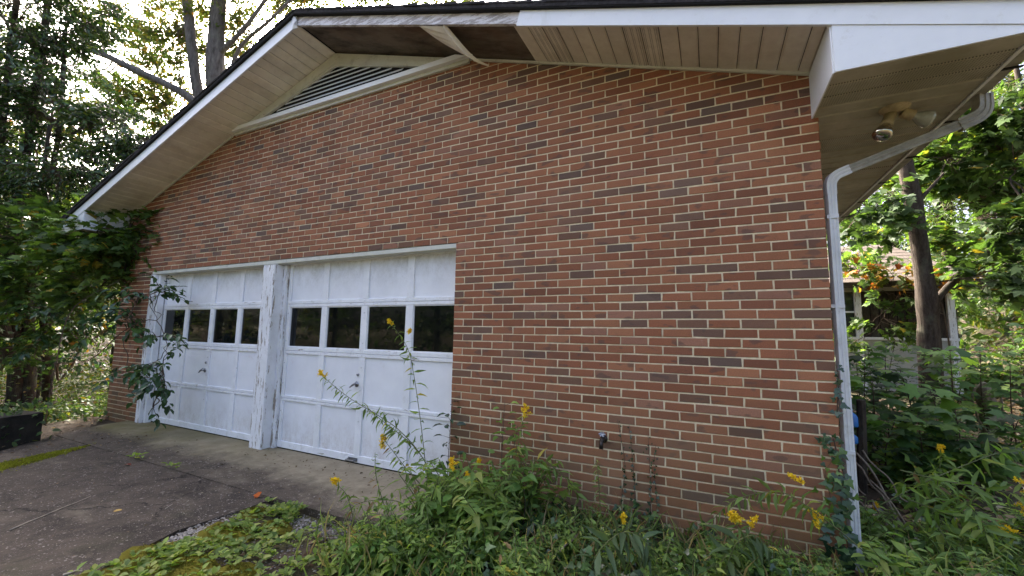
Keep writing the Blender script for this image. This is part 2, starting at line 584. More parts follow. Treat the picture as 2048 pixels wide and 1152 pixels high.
# ------------------------------------------------------------------ leaves
SH = {
    'diamond': ([(0, 0, 0), (-0.5, 0.42, 0.10), (0, 1, -0.05), (0.5, 0.42, 0.10)], [(0, 3, 2), (0, 2, 1)]),
    'oval': ([(0, 0, 0), (-0.40, 0.28, 0.10), (-0.36, 0.65, 0.06), (0, 1, -0.12), (0.36, 0.65, 0.06), (0.40, 0.28, 0.10), (0, 0.5, 0.0)],
             [(0, 5, 6), (5, 4, 6), (4, 3, 6), (6, 3, 2), (6, 2, 1), (6, 1, 0)]),
    'lance': ([(0, 0, 0), (-0.5, 0.35, 0.03), (0.5, 0.35, 0.03), (0, 0.42, -0.02), (-0.3, 0.72, -0.06), (0.3, 0.72, -0.06), (0, 0.75, -0.10), (0, 1, -0.26)],
              [(0, 2, 3), (0, 3, 1), (3, 2, 5, 6), (1, 3, 6, 4), (6, 5, 7), (4, 6, 7)]),
    'maple': ([(0, 0, 0), (0.28, -0.06, 0.02), (0.50, 0.18, -0.04), (0.34, 0.28, 0.03), (0.56, 0.55, -0.08), (0.27, 0.52, 0.02), (0.20, 0.66, 0.0), (0, 1, -0.10),
               (-0.20, 0.66, 0.0), (-0.27, 0.52, 0.02), (-0.56, 0.55, -0.08), (-0.34, 0.28, 0.03), (-0.50, 0.18, -0.04), (-0.28, -0.06, 0.02), (0, 0.45, 0.0)],
              [(0, 1, 14), (1, 2, 3, 14), (3, 4, 5, 14), (14, 5, 6), (14, 6, 7), (14, 7, 8), (14, 8, 9), (14, 9, 10, 11), (14, 11, 12, 13), (14, 13, 0)]),
    'ivy': ([(0, 0, 0), (0.30, -0.10, 0.0), (0.50, 0.22, -0.03), (0.24, 0.40, 0.02), (0, 1, -0.08), (-0.24, 0.40, 0.02), (-0.50, 0.22, -0.03), (-0.30, -0.10, 0.0), (0, 0.35, 0.03)],
            [(0, 1, 2, 8), (8, 2, 3), (8, 3, 4), (8, 4, 5), (8, 5, 6), (0, 8, 6, 7)]),
}


class Leaves:
    """many leaves gathered into one mesh"""

    def __init__(self, shape):
        self.sv = np.array(SH[shape][0], float)
        self.sf = SH[shape][1]
        self.p, self.d, self.u, self.l, self.w, self.c = [], [], [], [], [], []

    def add(self, p, d, u, l, w, c):
        p = np.atleast_2d(p)
        n = len(p)
        self.p.append(p)
        self.d.append(np.broadcast_to(d, (n, 3)))
        self.u.append(np.broadcast_to(u, (n, 3)))
        self.l.append(np.broadcast_to(l, (n,)))
        self.w.append(np.broadcast_to(w, (n,)))
        self.c.append(np.broadcast_to(c, (n, 3)))

    def mesh(self, name, mat, origin=(0, 0, 0)):
        p = np.concatenate(self.p) - np.asarray(origin, float)
        d = np.concatenate(self.d)
        u = np.concatenate(self.u)
        l = np.concatenate(self.l)
        w = np.concatenate(self.w)
        c = np.concatenate(self.c)
        d = d / (np.linalg.norm(d, axis=1)[:, None] + 1e-9)
        s = np.cross(d, u)
        s /= np.linalg.norm(s, axis=1)[:, None] + 1e-9
        nn = np.cross(s, d)
        sv = self.sv
        k = len(sv)
        N = len(p)
        V = (p[:, None, :] + sv[None, :, 0, None] * (w[:, None] * s)[:, None, :] * 1.0
             + sv[None, :, 1, None] * (l[:, None] * d)[:, None, :]
             + sv[None, :, 2, None] * (l[:, None] * nn)[:, None, :])
        V = V.reshape(-1, 3)
        loops, starts, tot = [], [], []
        base = np.arange(N)[:, None] * k
        per = np.concatenate([np.array(f) for f in self.sf])
        loops = (base + per[None, :]).ravel()
        sizes = np.array([len(f) for f in self.sf])
        tot = np.tile(sizes, N)
        starts = np.concatenate([[0], np.cumsum(tot)[:-1]])
        me = bpy.data.meshes.new(name)
        me.vertices.add(len(V))
        me.vertices.foreach_set('co', V.ravel().astype(np.float32))
        me.loops.add(len(loops))
        me.loops.foreach_set('vertex_index', loops.astype(np.int32))
        me.polygons.add(len(tot))
        me.polygons.foreach_set('loop_start', starts.astype(np.int32))
        me.polygons.foreach_set('loop_total', tot.astype(np.int32))
        me.update(calc_edges=True)
        at = me.attributes.new('bcol', 'FLOAT_COLOR', 'FACE')
        cc = np.ones((N, len(self.sf), 4), np.float32)
        cc[:, :, :3] = c[:, None, :]
        at.data.foreach_set('color', cc.ravel())
        me.materials.append(mat)
        return me

    def build(self, name, mat, parent=None, kind=None):
        po = ORG[parent.name] if parent is not None else np.zeros(3)
        o = link(name, self.mesh(name, mat, po), parent, kind=kind)
        o.color = (0, 0, 0, 1)
        ORG[o.name] = po
        return o


def unit(v):
    v = np.asarray(v, float)
    return v / (np.linalg.norm(v, axis=-1, keepdims=True) + 1e-9)


def pick_cols(n, pal, jit=0.2, rng=RNG):
    pal = np.array(pal, float)
    wts = pal[:, 3] / pal[:, 3].sum()
    i = rng.choice(len(pal), n, p=wts)
    c = pal[i, :3] * (1 + jit * rng.standard_normal((n, 1)))
    return np.clip(c, 0.003, 0.9)


def spline(pts, n):
    pts = np.asarray(pts, float)
    t = np.linspace(0, len(pts) - 1, n)
    out = []
    P = np.vstack([2 * pts[0] - pts[1], pts, 2 * pts[-1] - pts[-2]])
    for x in t:
        i = min(int(x), len(pts) - 2)
        f = x - i
        p0, p1, p2, p3 = P[i], P[i + 1], P[i + 2], P[i + 3]
        out.append(0.5 * ((2 * p1) + (-p0 + p2) * f + (2 * p0 - 5 * p1 + 4 * p2 - p3) * f * f + (-p0 + 3 * p1 - 3 * p2 + p3) * f ** 3))
    return np.array(out)


# ------------------------------------------------------------------ ground
ZG = -0.13


def sm(x, a, b):
    t = np.clip((x - a) / (b - a), 0, 1)
    return t * t * (3 - 2 * t)


def gz(x, y):
    x = np.asarray(x, float)
    y = np.asarray(y, float)
    z = -0.20 + 0 * x
    z = z + 0.16 * sm(x, 3.1, 4.6) * sm(y, 0.0, 2.5)
    z = z + 1.75 * sm(x - 0.25 * (y - 7), 6.2, 10.5) * sm(y, 2.0, 6.0)
    z = z + 2.6 * sm(x, 10, 26)
    z = z - 0.55 * sm(-x, 6.3, 10.5) + 2.2 * sm(-x, 13, 30)
    z = z + 1.2 * sm(y, 14, 34)
    z = z + 0.05 * np.sin(x * 1.7 + 0.6 * y) * np.cos(y * 1.3) * sm(np.hypot(x, y + 1), 5, 8)
    return z


def make_ground():
    a = np.concatenate([np.linspace(-160, -24, 14)[:-1], np.linspace(-24, 24, 97), np.linspace(24, 160, 14)[1:]])
    X, Y = np.meshgrid(a, a, indexing='ij')
    Z = gz(X, Y)
    n = len(a)
    v = np.stack([X, Y, Z], -1).reshape(-1, 3)
    f = [(i * n + j, (i + 1) * n + j, (i + 1) * n + j + 1, i * n + j + 1) for i in range(n - 1) for j in range(n - 1)]
    mb = MB().add(v, f)
    o = mb.build('ground', M['soil'], smooth=True)
    tag(o, 'dark forest soil under the undergrowth around the garage', kind='structure')


make_ground()


def sheet(name, poly, z, mat, label, thick=0.10):
    mb = MB()
    n = len(poly)
    mb.add([(x, y, z) for x, y in poly] + [(x, y, z - thick) for x, y in poly],
           [tuple(range(n))] + [(i, i + n, (i + 1) % n + n, (i + 1) % n) for i in range(n)])
    o = mb.build(name, mat)
    tag(o, label, kind='structure')
    return o


sheet('apron', [(-5.74, 0.18), (-5.66, -0.32), (-5.42, -0.847), (-0.30, -0.847), (0.10, -0.815), (0.32, -0.80), (0.34, 0.18)], ZG, M['concrete_apron'],
      'pale stained concrete apron in front of the garage doors')
sheet('driveway', [(-5.40, -0.853), (-5.16, -1.18), (-4.93, -1.45), (-4.0, -2.6), (-3.2, -4.2), (-2.8, -9), (-0.6, -9), (-0.85, -3.5), (-1.02, -2.05), (-1.21, -1.5), (-1.17, -1.22), (-1.14, -0.853)],
      ZG - 0.004, M['concrete_drive'], 'dark weathered driveway with pale aggregate showing')

# ------------------------------------------------------------------ the garage building
BW, CH, ZJ = 0.2032, 0.0655539, 2.09772
XL, XR = -31.5 * BW, 14 * BW
OPL = -27 * BW
RX, RZ, RS = -1.78, 4.545, 0.328
OV = -0.55


def rake(x):
    return RZ - RS * abs(x - RX)


house = thing('brick_garage', 'red brick garage gable with two white doors and a broken eave', 'garage', (0, 0, ZG))


def build_wall():
    # mortar body with the door opening left free
    mb = MB()
    zb = -0.35
    mb.prism([(XL + 0.004, zb), (OPL, zb), (OPL, ZJ), (XL + 0.004, ZJ)], 0.0048, 0.11)
    mb.prism([(0.0, zb), (XR - 0.004, zb), (XR - 0.004, ZJ), (0.0, ZJ)], 0.0048, 0.11)
    mb.prism([(XL + 0.004, ZJ), (XR - 0.004, ZJ), (XR - 0.004, rake(XR)), (RX, RZ), (XL + 0.004, rake(XL))], 0.0048, 0.11)
    wall = mb.build('wall', M['mortar'], house)
    pal = [(0.290, 0.112, 0.058, 7), (0.325, 0.134, 0.069, 6), (0.240, 0.097, 0.054, 3), (0.365, 0.158, 0.081, 1.8), (0.300, 0.144, 0.092, 2),
           (0.165, 0.097, 0.069, 1.3), (0.145, 0.100, 0.080, 0.7), (0.195, 0.104, 0.067, 1.6)]
    J = 0.0098
    items = []
    k0, k1 = -40, 37
    for k in range(k0, k1):
        zt = ZJ - k * CH - J / 2
        zbm = zt - CH + J
        off = 0.0 if k % 2 == 0 else 0.5
        i = -33
        while i < 15:
            a, b = (i + off) * BW, (i + off + 1) * BW
            i += 1
            a, b = max(a, XL), min(b, XR)
            if b - a < 0.05:
                continue
            if k >= 0:
                if a >= OPL - 0.01 and b <= 0.01:
                    continue
                if a < OPL < b:
                    b = OPL
                if a < 0 < b:
                    a = 0.0
                if b - a < 0.04:
                    continue
            x0 = a + (J / 2 if a > XL + .001 and abs(a) > 1e-4 else 0)
            x1 = b - (J / 2 if b < XR - .001 and abs(b - OPL) > 1e-4 else 0)
            # top limit: the rake, or the sill of the vent

            def lim(x):
                return min(rake(x) + 0.03, 3.925 if -3.72 < x < 0.14 else 9)
            ta, tb = min(zt, lim(x0)), min(zt, lim(x1))
            if ta - zbm < 0.008 and tb - zbm < 0.008:
                continue
            ta, tb = max(ta, zbm + 0.004), max(tb, zbm + 0.004)
            whole = abs(ta - zt) < 1e-6 and abs(tb - zt) < 1e-6
            full = abs((x1 - x0) - (BW - J)) < 0.002
            P = project(((x0 + x1) / 2, 0, (zbm + zt) / 2))
            inside = 0 < P[0] < 2048 and 0 < P[1] < 1140
            q = [project((x, 0, z))[:2] for x, z in ((x0, zbm), (x1, zbm), (x1, ta), (x0, ta))]
            area = 0.5 * abs(sum(q[j][0] * q[(j + 1) % 4][1] - q[(j + 1) % 4][0] * q[j][1] for j in range(4)))
            items.append((area if (inside and whole) else 0, x0, x1, zbm, ta, tb, full))
    items.sort(key=lambda t: -t[0])
    rg = np.random.default_rng(3)
    cols = pick_cols(len(items), pal, 0.10, rg)

    def wob():
        return rg.normal(0, 0.0012)

    # a few hand-moulded brick shapes that the single bricks share
    fulls, halves = [], []
    for lst, wd, nv in ((fulls, BW - J, 6), (halves, BW / 2 - J / 2, 3)):
        for _ in range(nv):
            h = (CH - J) / 2
            q = [(-wd / 2 + wob(), -h + wob()), (wd / 2 + wob(), -h + wob()), (wd / 2 + wob(), h + wob()), (-wd / 2 + wob(), h + wob())]
            mb = MB().plaque(0, 0, 0, 0, 0.0, 0.03, 0.0028, q=q)
            lst.append(mb.mesh('brick', M['brick']))
    rest = MB()
    cnt = 0
    for idx, (ar, x0, x1, z0, ta, tb, full) in enumerate(items):
        y = float(np.clip(rg.normal(0, 0.0010), -0.0015, 0.0015))
        c = cols[idx]
        wd = x1 - x0
        half = abs(wd - (BW / 2 - J / 2)) < 0.004
        if cnt < 300 and ar > 0 and (full or half):
            me = (fulls if full else halves)[rg.integers(6 if full else 3)]
            o = link('brick', me, wall, loc=((x0 + x1) / 2, y, (z0 + ta) / 2 - ZG), rot=(0, rg.normal(0, 0.003), rg.normal(0, 0.006)))
            o.color = (*c, 1)
            cnt += 1
        else:
            q = [(x0 + wob(), z0 + wob()), (x1 + wob(), z0 + wob()), (x1 + wob(), tb + wob()), (x0 + wob(), ta + wob())]
            if min(tb, ta) - z0 < 0.02:
                q = [(x0, z0), (x1, z0), (x1, tb), (x0, ta)]
                rest.plaque(0, 0, 0, 0, y, 0.03, 0.001, col=c, q=q)
            else:
                rest.plaque(0, 0, 0, 0, y, 0.03, 0.0028, col=c, q=q)
    rest.build('brick', M['brick'], wall, kind='stuff')
    # side and back walls of the building
    sb = MB()
    sb.box(XR - 0.11, XR + 0.001, 0.112, 9.2, -0.35, 3.0)
    sb.box(XL - 0.001, XL + 0.11, 0.112, 9.2, -0.35, 3.0)
    sb.box(XL, XR, 9.2, 9.3, -0.35, 3.0)
    sb.build('side_wall', M['brick_side'], house)
    # corner return of the front bricks
    cr = MB()
    for k in range(-14, 37):
        zt = ZJ - k * CH - J / 2
        dp = 0.10 if k % 2 == 0 else 0.20
        cr.box(XR - 0.02, XR + 0.0035, 0.031, dp, zt - CH + J, zt, col=cols[(k * 7) % len(cols)])
    cr.build('corner_bricks', M['brick'], house, kind='stuff')
    # dim garage interior behind the doors
    it = MB()
    it.box(XL + 0.12, XR - 0.12, 0.6, 9.1, -0.2, -0.15)
    it.box(XL + 0.12, XR - 0.12, 0.5, 0.52, -0.2, 2.6)
    it.build('interior', M['dark_void'], house)


build_wall()

DY = 0.12      # face of the garage doors


def build_door(x0, x1, cols_x, handle_x, pull):
    """sectional door: rails, stiles, recessed panels and a row of four panes"""
    d = holder('garage_door', house)
    mid = [0.5 * (a + b) for a, b in zip(cols_x[:-1], cols_x[1:])]
    zs = [(-0.118, -0.045, 'b'), (0.418, 0.447, 'r'), (0.450, 0.482, 'r'), (0.967, 1.004, 'r'), (1.007, 1.050, 'r'),
          (1.525, 1.560, 'r'), (1.563, 1.602, 'r'), (2.035, 2.11, 'r')]
    for (a, b, kk) in zs:
        MB().plaque(x0, x1, a, b, DY, DY + 0.045, 0.003).build('rail', M['paint_rail'], d)
    bands = [(-0.045, 0.418, 'p'), (0.482, 0.967, 'p'), (1.050, 1.525, 'w'), (1.602, 2.035, 'p')]
    sx = [(x0, x0 + 0.055)] + [(m_ - 0.044, m_ + 0.044) for m_ in cols_x[1:-1]] + [(x1 - 0.055, x1)]
    for (za, zb, kind) in bands:
        for (a, b) in sx:
            MB().plaque(a, b, za, zb, DY + 0.0012, DY + 0.045, 0.003).build('stile', M['paint_door'], d)
        for i in range(4):
            a, b = sx[i][1], sx[i + 1][0]
            if kind == 'p':
                MB().plaque(a - .002, b + .002, za - .002, zb + .002, DY + 0.016, DY + 0.03, 0.001).build('panel', M['paint_panel'], d)
            else:
                MB().plaque(a - .002, b + .002, za - .002, zb + .002, DY + 0.022, DY + 0.03, 0.001).build('pane', M['glass_dark'], d)
                fr = MB()
                for (p, q_, r_, s_) in ((a, a + .010, za, zb), (b - .010, b, za, zb), (a + .010, b - .010, za, za + .010), (a + .010, b - .010, zb - .010, zb)):
                    fr.box(p, q_, DY + 0.010, DY + 0.0215, r_, s_)
                fr.build('glazing_bead', M['paint_door'], d)
    bl = MB()
    for xc in (cols_x[2], x0 + 0.02):
        for z in (0.433, 0.465, 0.30, 0.985, 1.03, 1.12, 1.54, 1.58, 1.45, 0.62, 0.86):
            bl.rev([(0.0, -0.004), (0.006, -0.003), (0.007, 0.001)], (xc + 0.004, DY, z), (0, -1, 0), 8)
    bl.build('bolts', M['brass_dark'], d, kind='stuff')
    h = MB()
    z = 0.682
    h.tube([(handle_x, DY, z), (handle_x, DY - 0.05, z)], 0.009, 8)
    h.tube([(handle_x - 0.045, DY - 0.05, z - 0.030), (handle_x, DY - 0.055, z), (handle_x + 0.05, DY - 0.05, z + 0.034)], [0.007, 0.011, 0.007], 8)
    h.rev([(0.0, 0.008), (0.026, 0.006), (0.03, 0)], (handle_x, DY, z), (0, -1, 0), 12)
    h.build('handle', M['steel'], d, smooth=True)
    lk = MB().rev([(0.0, 0.010), (0.014, 0.010), (0.018, 0.0)], (handle_x + 0.012, DY, z + 0.105), (0, -1, 0), 12)
    lk.build('lock', M['steel'], d, smooth=True)
    if pull:
        p = MB()
        p.box(handle_x - 0.06, handle_x + 0.07, DY - 0.006, DY, -0.105, -0.070)
        p.tube([(handle_x - 0.05, DY - 0.004, -0.085), (handle_x - 0.05, DY - 0.045, -0.09), (handle_x + 0.055, DY - 0.045, -0.09), (handle_x + 0.055, DY - 0.004, -0.085)], 0.008, 8)
        p.build('pull', M['steel'], d)
    MB().box(x0, x1, DY + 0.005, DY + 0.04, ZG, -0.119).build('bottom_seal', M['dark_void'], d)
    return d


build_door(-5.335, -2.835, [-5.31, -4.69, -4.064, -3.448, -2.84], -4.10, False)
build_door(-2.505, 0.03, [-2.48, -1.862, -1.242, -0.625, 0.0], -1.292, True)


def frames():
    f = MB()
    f.plaque(-2.785, -2.575, ZG, 2.035, -0.035, 0.0, 0.004)
    f.build('post_face', M['paint_post'], house)
    f = MB()
    f.box(-2.775, -2.583, 0.0, DY + 0.05, ZG, 2.04)
    f.build('post', M['paint_door'], house)
    s = MB()
    s.box(-2.582, -2.515, 0.085, DY + 0.02, ZG, 2.04)
    s.box(-2.835, -2.776, 0.085, DY + 0.02, ZG, 2.04)
    s.build('door_stop', M['paint_post'], house)
    j = MB()
    j.plaque(OPL + 0.002, OPL + 0.115, ZG, 2.045, -0.012, 0.06, 0.004)
    j.build('jamb', M['paint_post'], house)
    j = MB()
    j.plaque(OPL + 0.117, -5.315, ZG, 2.045, 0.035, 0.11, 0.003)
    j.build('jamb', M['paint_door'], house)
    h = MB()
    h.box(OPL + 0.002, -0.002, 0.004, 0.024, 2.052, ZJ - 0.004)
    h.hexa([(OPL + .002, 0.025, 2.046), (-.002, 0.025, 2.046), (-.002, DY + .03, 2.046), (OPL + .002, DY + .03, 2.046)],
           [(OPL + .002, 0.025, 2.085), (-.002, 0.025, 2.085), (-.002, DY + .03, 2.085), (OPL + .002, DY + .03, 2.085)])
    h.build('head_trim', M['paint_trim'], house)
    lt = MB().box(OPL - 0.02, 0.02, 0.0045, 0.02, ZJ - 0.003, ZJ + 0.003)
    lt.build('lintel', M['brass_dark'], house)


frames()

# -- roof, fascia, soffits
XEL, XER = -7.16, 3.605      # eave fascia planes
NX = math.sqrt(1 + RS * RS)


def roof_strip(mb, xa, xb, y0, y1, z0off, z1off):
    """a sloping slab that follows the rake between xa and xb (one side of the ridge)"""
    b = [(xa, y0, rake(xa) + z0off), (xb, y0, rake(xb) + z0off), (xb, y1, rake(xb) + z0off), (xa, y1, rake(xa) + z0off)]
    t = [(xa, y0, rake(xa) + z1off), (xb, y0, rake(xb) + z1off), (xb, y1, rake(xb) + z1off), (xa, y1, rake(xa) + z1off)]
    return mb.hexa(b, t)


def build_roof():
    mb = MB()
    for (xa, xb) in ((XEL - 0.10, RX), (RX, XER + 0.12)):
        roof_strip(mb, xa, xb, OV - 0.03, 9.7, 0.085, 0.125)
    roof = mb.build('roof', M['dark_void'], house)
    sh = MB()
    for sgn in (-1, 1):
        n = 40
        L = (RX - (XEL - 0.12)) if sgn < 0 else (XER + 0.14 - RX)
        for i in range(n):
            xa = RX + sgn * L * i / n
            xb = RX + sgn * L * (i + 1) / n + sgn * 0.02
            lift = 0.012
            ya = OV - 0.04 + random.uniform(-0.006, 0.006)
            b = [(xa, ya, rake(xa) + 0.126), (xb, ya, rake(xb) + 0.126), (xb, 9.75, rake(xb) + 0.126), (xa, 9.75, rake(xa) + 0.126)]
            t = [(xa, ya, rake(xa) + 0.140), (xb, ya, rake(xb) + 0.140 + lift), (xb, 9.75, rake(xb) + 0.140 + lift), (xa, 9.75, rake(xa) + 0.140)]
            sh.hexa(b, t)
    sh.build('shingle', M['shingle'], roof, kind='stuff')
    # rake fascia: painted metal on the left slope and the far right, bare wood between
    def band(xa, xb, zo0, zo1, yf, th, mat, name, label=None, cut=0.0):
        mb = MB()
        b = [(xa, yf, rake(xa) + zo0), (xb, yf, rake(xb) + zo0), (xb, yf + th, rake(xb) + zo0), (xa, yf + th, rake(xa) + zo0)]
        t = [(xa + cut, yf, rake(xa + cut) + zo1), (xb, yf, rake(xb) + zo1), (xb, yf + th, rake(xb) + zo1), (xa + cut, yf + th, rake(xa + cut) + zo1)]
        mb.hexa(b, t)
        o = mb.build(name, M[mat], house)
        if label:
            o['label'] = label
    band(XEL - 0.02, RX - 0.005, -0.044, 0.082, OV - 0.006, 0.02, 'white_metal', 'fascia')
    band(0.86, XER + 0.10, -0.042, 0.092, OV - 0.006, 0.02, 'white_metal', 'fascia', cut=0.035)
    band(RX - 0.002, 0.92, -0.012, 0.0945, OV + 0.015, 0.03, 'paint_fascia', 'fascia', 'bare weathered fascia board with peeling paint')
    # crumpled end of the metal cover at the peak
    mb = MB()
    p = [(RX - 0.06, OV - 0.012, RZ + 0.065), (RX - 0.02, OV - 0.02, RZ + 0.075), (RX + 0.01, OV - 0.005, RZ + 0.03), (RX - 0.005, OV - 0.022, RZ - 0.02), (RX + 0.03, OV + 0.005, RZ - 0.06), (RX - 0.05, OV - 0.01, RZ - 0.06)]
    mb.add(p, [(0, 5, 3, 2, 1), (3, 5, 4)])
    mb.build('metal_flap', M['white_metal'], house)
    # drip edge line under the shingles
    for (xa, xb) in ((XEL - 0.10, RX), (RX, XER + 0.12)):
        roof_strip(MB(), xa, xb, OV - 0.034, OV + 0.03, 0.094, 0.127).build('drip_edge', M['shingle'], house)

    # vinyl soffit panels under the rakes: each panel its own strip with V edges
    wd = 0.128

    def strip(xa, xb, mat, zo=0.0):
        mb = MB()
        c = 0.011
        xa, xb = xa + 0.002, xb - 0.002
        xs = [xa, xa + c, xb - c, xb]
        dz = [0.0095, 0.0, 0.0, 0.0095]
        prof = [(x, rake(x) + d + zo) for x, d in zip(xs, dz)]
        top = [(x, rake(x) + 0.0105 + zo) for x in (xs[3], xs[0])]
        y0, y1 = OV + 0.016, -0.004
        mb.prism(prof + top, y0, y1)
        return mb.build('soffit_panel', M[mat], house)
    step = wd / NX
    x = RX - 0.01
    while x - step > XL - 0.05:
        strip(x - step, x, 'vinyl')
        x -= step
    strip(XL - 0.02, x, 'vinyl')
    x = 0.80
    i = 0
    while x < XR - 0.05:
        x2 = min(x + step, XR - 0.03)
        strip(x, x2, 'vinyl_holes' if i in (1, 2, 7, 8) else 'vinyl')
        x = x2
        i += 1
    # bare plywood where the panels have come down
    mb = MB()
    roof_strip(mb, RX - 0.005, 0.86, OV + 0.045, 0.0, 0.020, 0.032)
    mb.build('plywood', M['plywood'], house)
    # panel that hangs loose, twisted, one end still in the fascia
    a0, a1 = at_y(838, 52, OV + 0.02), at_y(886, 53, OV + 0.02)
    b0, b1 = at_y(945, 113, -0.12), at_y(976, 133, -0.12)
    N = 9
    vs = []
    for i in range(N):
        t = i / (N - 1)
        p0 = a0 * (1 - t) + b0 * t + np.array([0, 0, -0.035 * math.sin(math.pi * t)])
        p1 = a1 * (1 - t) + b1 * t + np.array([0, 0, -0.075 * math.sin(math.pi * t)])
        q = p0 * 0.45 + p1 * 0.55 + np.array([0, 0, 0.02])
        vs += [p0 + [0, 0, 0.02], p0, p1, p1 + [0.012, 0, 0.03 + 0.02 * math.sin(5 * t)]]
    f = []
    for i in range(N - 1):
        for j in range(3):
            f.append((i * 4 + j, i * 4 + j + 1, i * 4 + j + 5, i * 4 + j + 4))
    vs2 = vs + [(v[0], v[1], v[2] + 0.003) for v in np.array(vs)]
    n4 = N * 4
    f2 = f + [tuple(reversed([i + n4 for i in q])) for q in f]
    MB().add(vs2, f2).build('loose_soffit_panel', M['vinyl'], house, label='soffit panel hanging loose from the fascia')
    # channel along the wall
    for (xa, xb) in ((XL, -3.72), (0.14, XR - 0.03)):
        roof_strip(MB(), xa, xb, -0.022, -0.0045, -0.018, 0.0055).build('soffit_channel', M['paint_trim'], house)

    # boxed eave returns with level soffits running back along both side walls
    zb = 2.717
    for side in (1, -1):
        xin = XR - 0.03 if side > 0 else XL + 0.03
        xout = XER if side > 0 else XEL
        lo, hi = min(xin, xout), max(xin, xout)
        # triangular front face under the rake
        mb = MB()
        xt = RX + side * (RZ - 0.043 - zb) / RS
        tri = [(xin, zb), (xt, zb), (xin, rake(xin) - 0.043)]
        if side < 0:
            tri = tri[::-1]
        mb.prism(tri, OV, OV + 0.012)
        mb.build('eave_box_face', M['white_metal'], house)
        # side of the box back to the wall
        mb = MB()
        xs0, xs1 = (xin - 0.008, xin) if side > 0 else (xin, xin + 0.008)
        mb.box(xs0, xs1, OV + 0.0125, 0.0, zb, rake(xin) - 0.004)
        mb.build('eave_box_side', M['white_metal'], house)
        wdp = 0.128
        y = OV + 0.013
        cache = None
        while y < 9.4:
            if cache is None:
                q = MB()
                c = 0.011
                ys = [0, c, wdp - c, wdp]
                dz = [0.0095, 0, 0, 0.0095]
                prof = [(yy, d) for yy, d in zip(ys, dz)] + [(wdp, 0.0105), (0, 0.0105)]
                n = len(prof)
                v = [(0, a, b) for a, b in prof] + [(hi - lo - 0.015, a, b) for a, b in prof]
                ff = [tuple(reversed(range(n))), tuple(range(n, 2 * n))] + [(i, (i + 1) % n, (i + 1) % n + n, i + n) for i in range(n)]
                q.add(v, ff)
                cache = [q.mesh('soffit_panel', M['vinyl_olive_shade']), q.mesh('soffit_panel', M['vinyl_olive_shade_holes'])]
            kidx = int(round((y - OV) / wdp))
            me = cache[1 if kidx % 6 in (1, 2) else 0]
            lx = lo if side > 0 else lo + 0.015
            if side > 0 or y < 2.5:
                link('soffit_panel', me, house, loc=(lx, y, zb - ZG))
            y += wdp + 0.004
        # eave fascia and gutter
        mb = MB()
        fx0, fx1 = (xout - 0.014, xout + 0.004) if side > 0 else (xout - 0.004, xout + 0.014)
        mb.box(fx0, fx1, OV + 0.013, 9.7, zb - 0.008, zb + 0.15)
        mb.build('eave_fascia', M['white_metal'], house)
        g = MB()
        gx = fx1 if side > 0 else fx0
        prof = [(0.0, 0.0), (0.075, 0.0), (0.088, 0.03), (0.110, 0.06), (0.110, 0.085), (0.104, 0.085), (0.104, 0.062), (0.082, 0.034), (0.072, 0.006), (0.0, 0.006)]
        pts = [(gx + side * (a + 0.001), zb + 0.012 + b) for a, b in prof]
        if side < 0:
            pts = pts[::-1]
        g.prism(pts, OV + 0.03, 9.7)
        g.build('gutter', M['pipe_dirty'], house)
        hb = MB()
        for yy in np.arange(-0.2, 9.5, 0.62):
            hb.box(min(gx, gx + side * 0.10), max(gx, gx + side * 0.10), yy, yy + 0.02, zb + 0.006, zb + 0.0115)
        hb.build('gutter_strap', M['dark_void'], house, kind='stuff')

    # attic vent
    vent = holder('gable_vent', house)
    vl, vr, vz = -3.70, 0.125, 3.925
    c = 0.135
    for side in (-1, 1):
        xe = vl if side < 0 else vr
        mb = MB()
        # rake board of the vent frame
        xi = RX
        o = 0.002
        b = [(xe, -0.036, rake(xe) - 0.004 - o), (xi, -0.036, rake(xi) - 0.004 - o), (xi, -0.036, rake(xi) - c), (xe - side * (c / RS) * 0.86, -0.036, rake(xe) - 0.004 - o + 0.001)]
        b = [(xe, rake(xe) - 0.006), (xi, rake(xi) - 0.006), (xi, rake(xi) - c), (xe - side * (c - 0.01) / RS * 1.0, vz + 0.012)]
        if side > 0:
            b = b[::-1]
        mb.prism(b, -0.034, -0.002)
        mb.build('vent_frame', M['paint_trim'], vent)
        mb = MB()
        b2 = [(xe - side * 0.36, vz + 0.045), (xi, rake(xi) - c + 0.004), (xi, rake(xi) - c - 0.03), (xe - side * 0.46, vz + 0.045)]
        if side > 0:
            b2 = b2[::-1]
        mb.prism(b2, -0.026, 0.0)
        mb.build('vent_frame', M['paint_trim'], vent)
    mb = MB()
    mb.hexa([(vl + 0.02, -0.075, vz + 0.002), (vr - 0.02, -0.075, vz + 0.002), (vr - 0.02, 0.0, vz + 0.002), (vl + 0.02, 0.0, vz + 0.002)],
            [(vl + 0.16, -0.078, vz + 0.052), (vr - 0.16, -0.078, vz + 0.052), (vr - 0.16, 0.0, vz + 0.060), (vl + 0.16, 0.0, vz + 0.060)])
    mb.build('sill', M['sill_white'], vent)
    mb = MB()
    mb.box(vl + 0.03, vr - 0.03, -0.03, -0.002, vz - 0.035, vz + 0.0005)
    mb.build('sill_trim', M['paint_trim'], vent)
    z = vz + 0.075
    while z < RZ - c - 0.04:
        hw = (RZ - c - 0.02 - z) / RS
        if hw > 0.05:
            a, b_ = RX - hw, RX + hw
            s = MB()
            s.hexa([(a, -0.022, z), (b_, -0.022, z), (b_, -0.018, z - 0.004), (a, -0.018, z - 0.004)],
                   [(a, 0.0005, z + 0.032), (b_, 0.0005, z + 0.032), (b_, 0.0009, z + 0.028), (a, 0.0009, z + 0.028)])
            s.build('slat', M['white_metal'], vent)
        z += 0.052
    mb = MB()
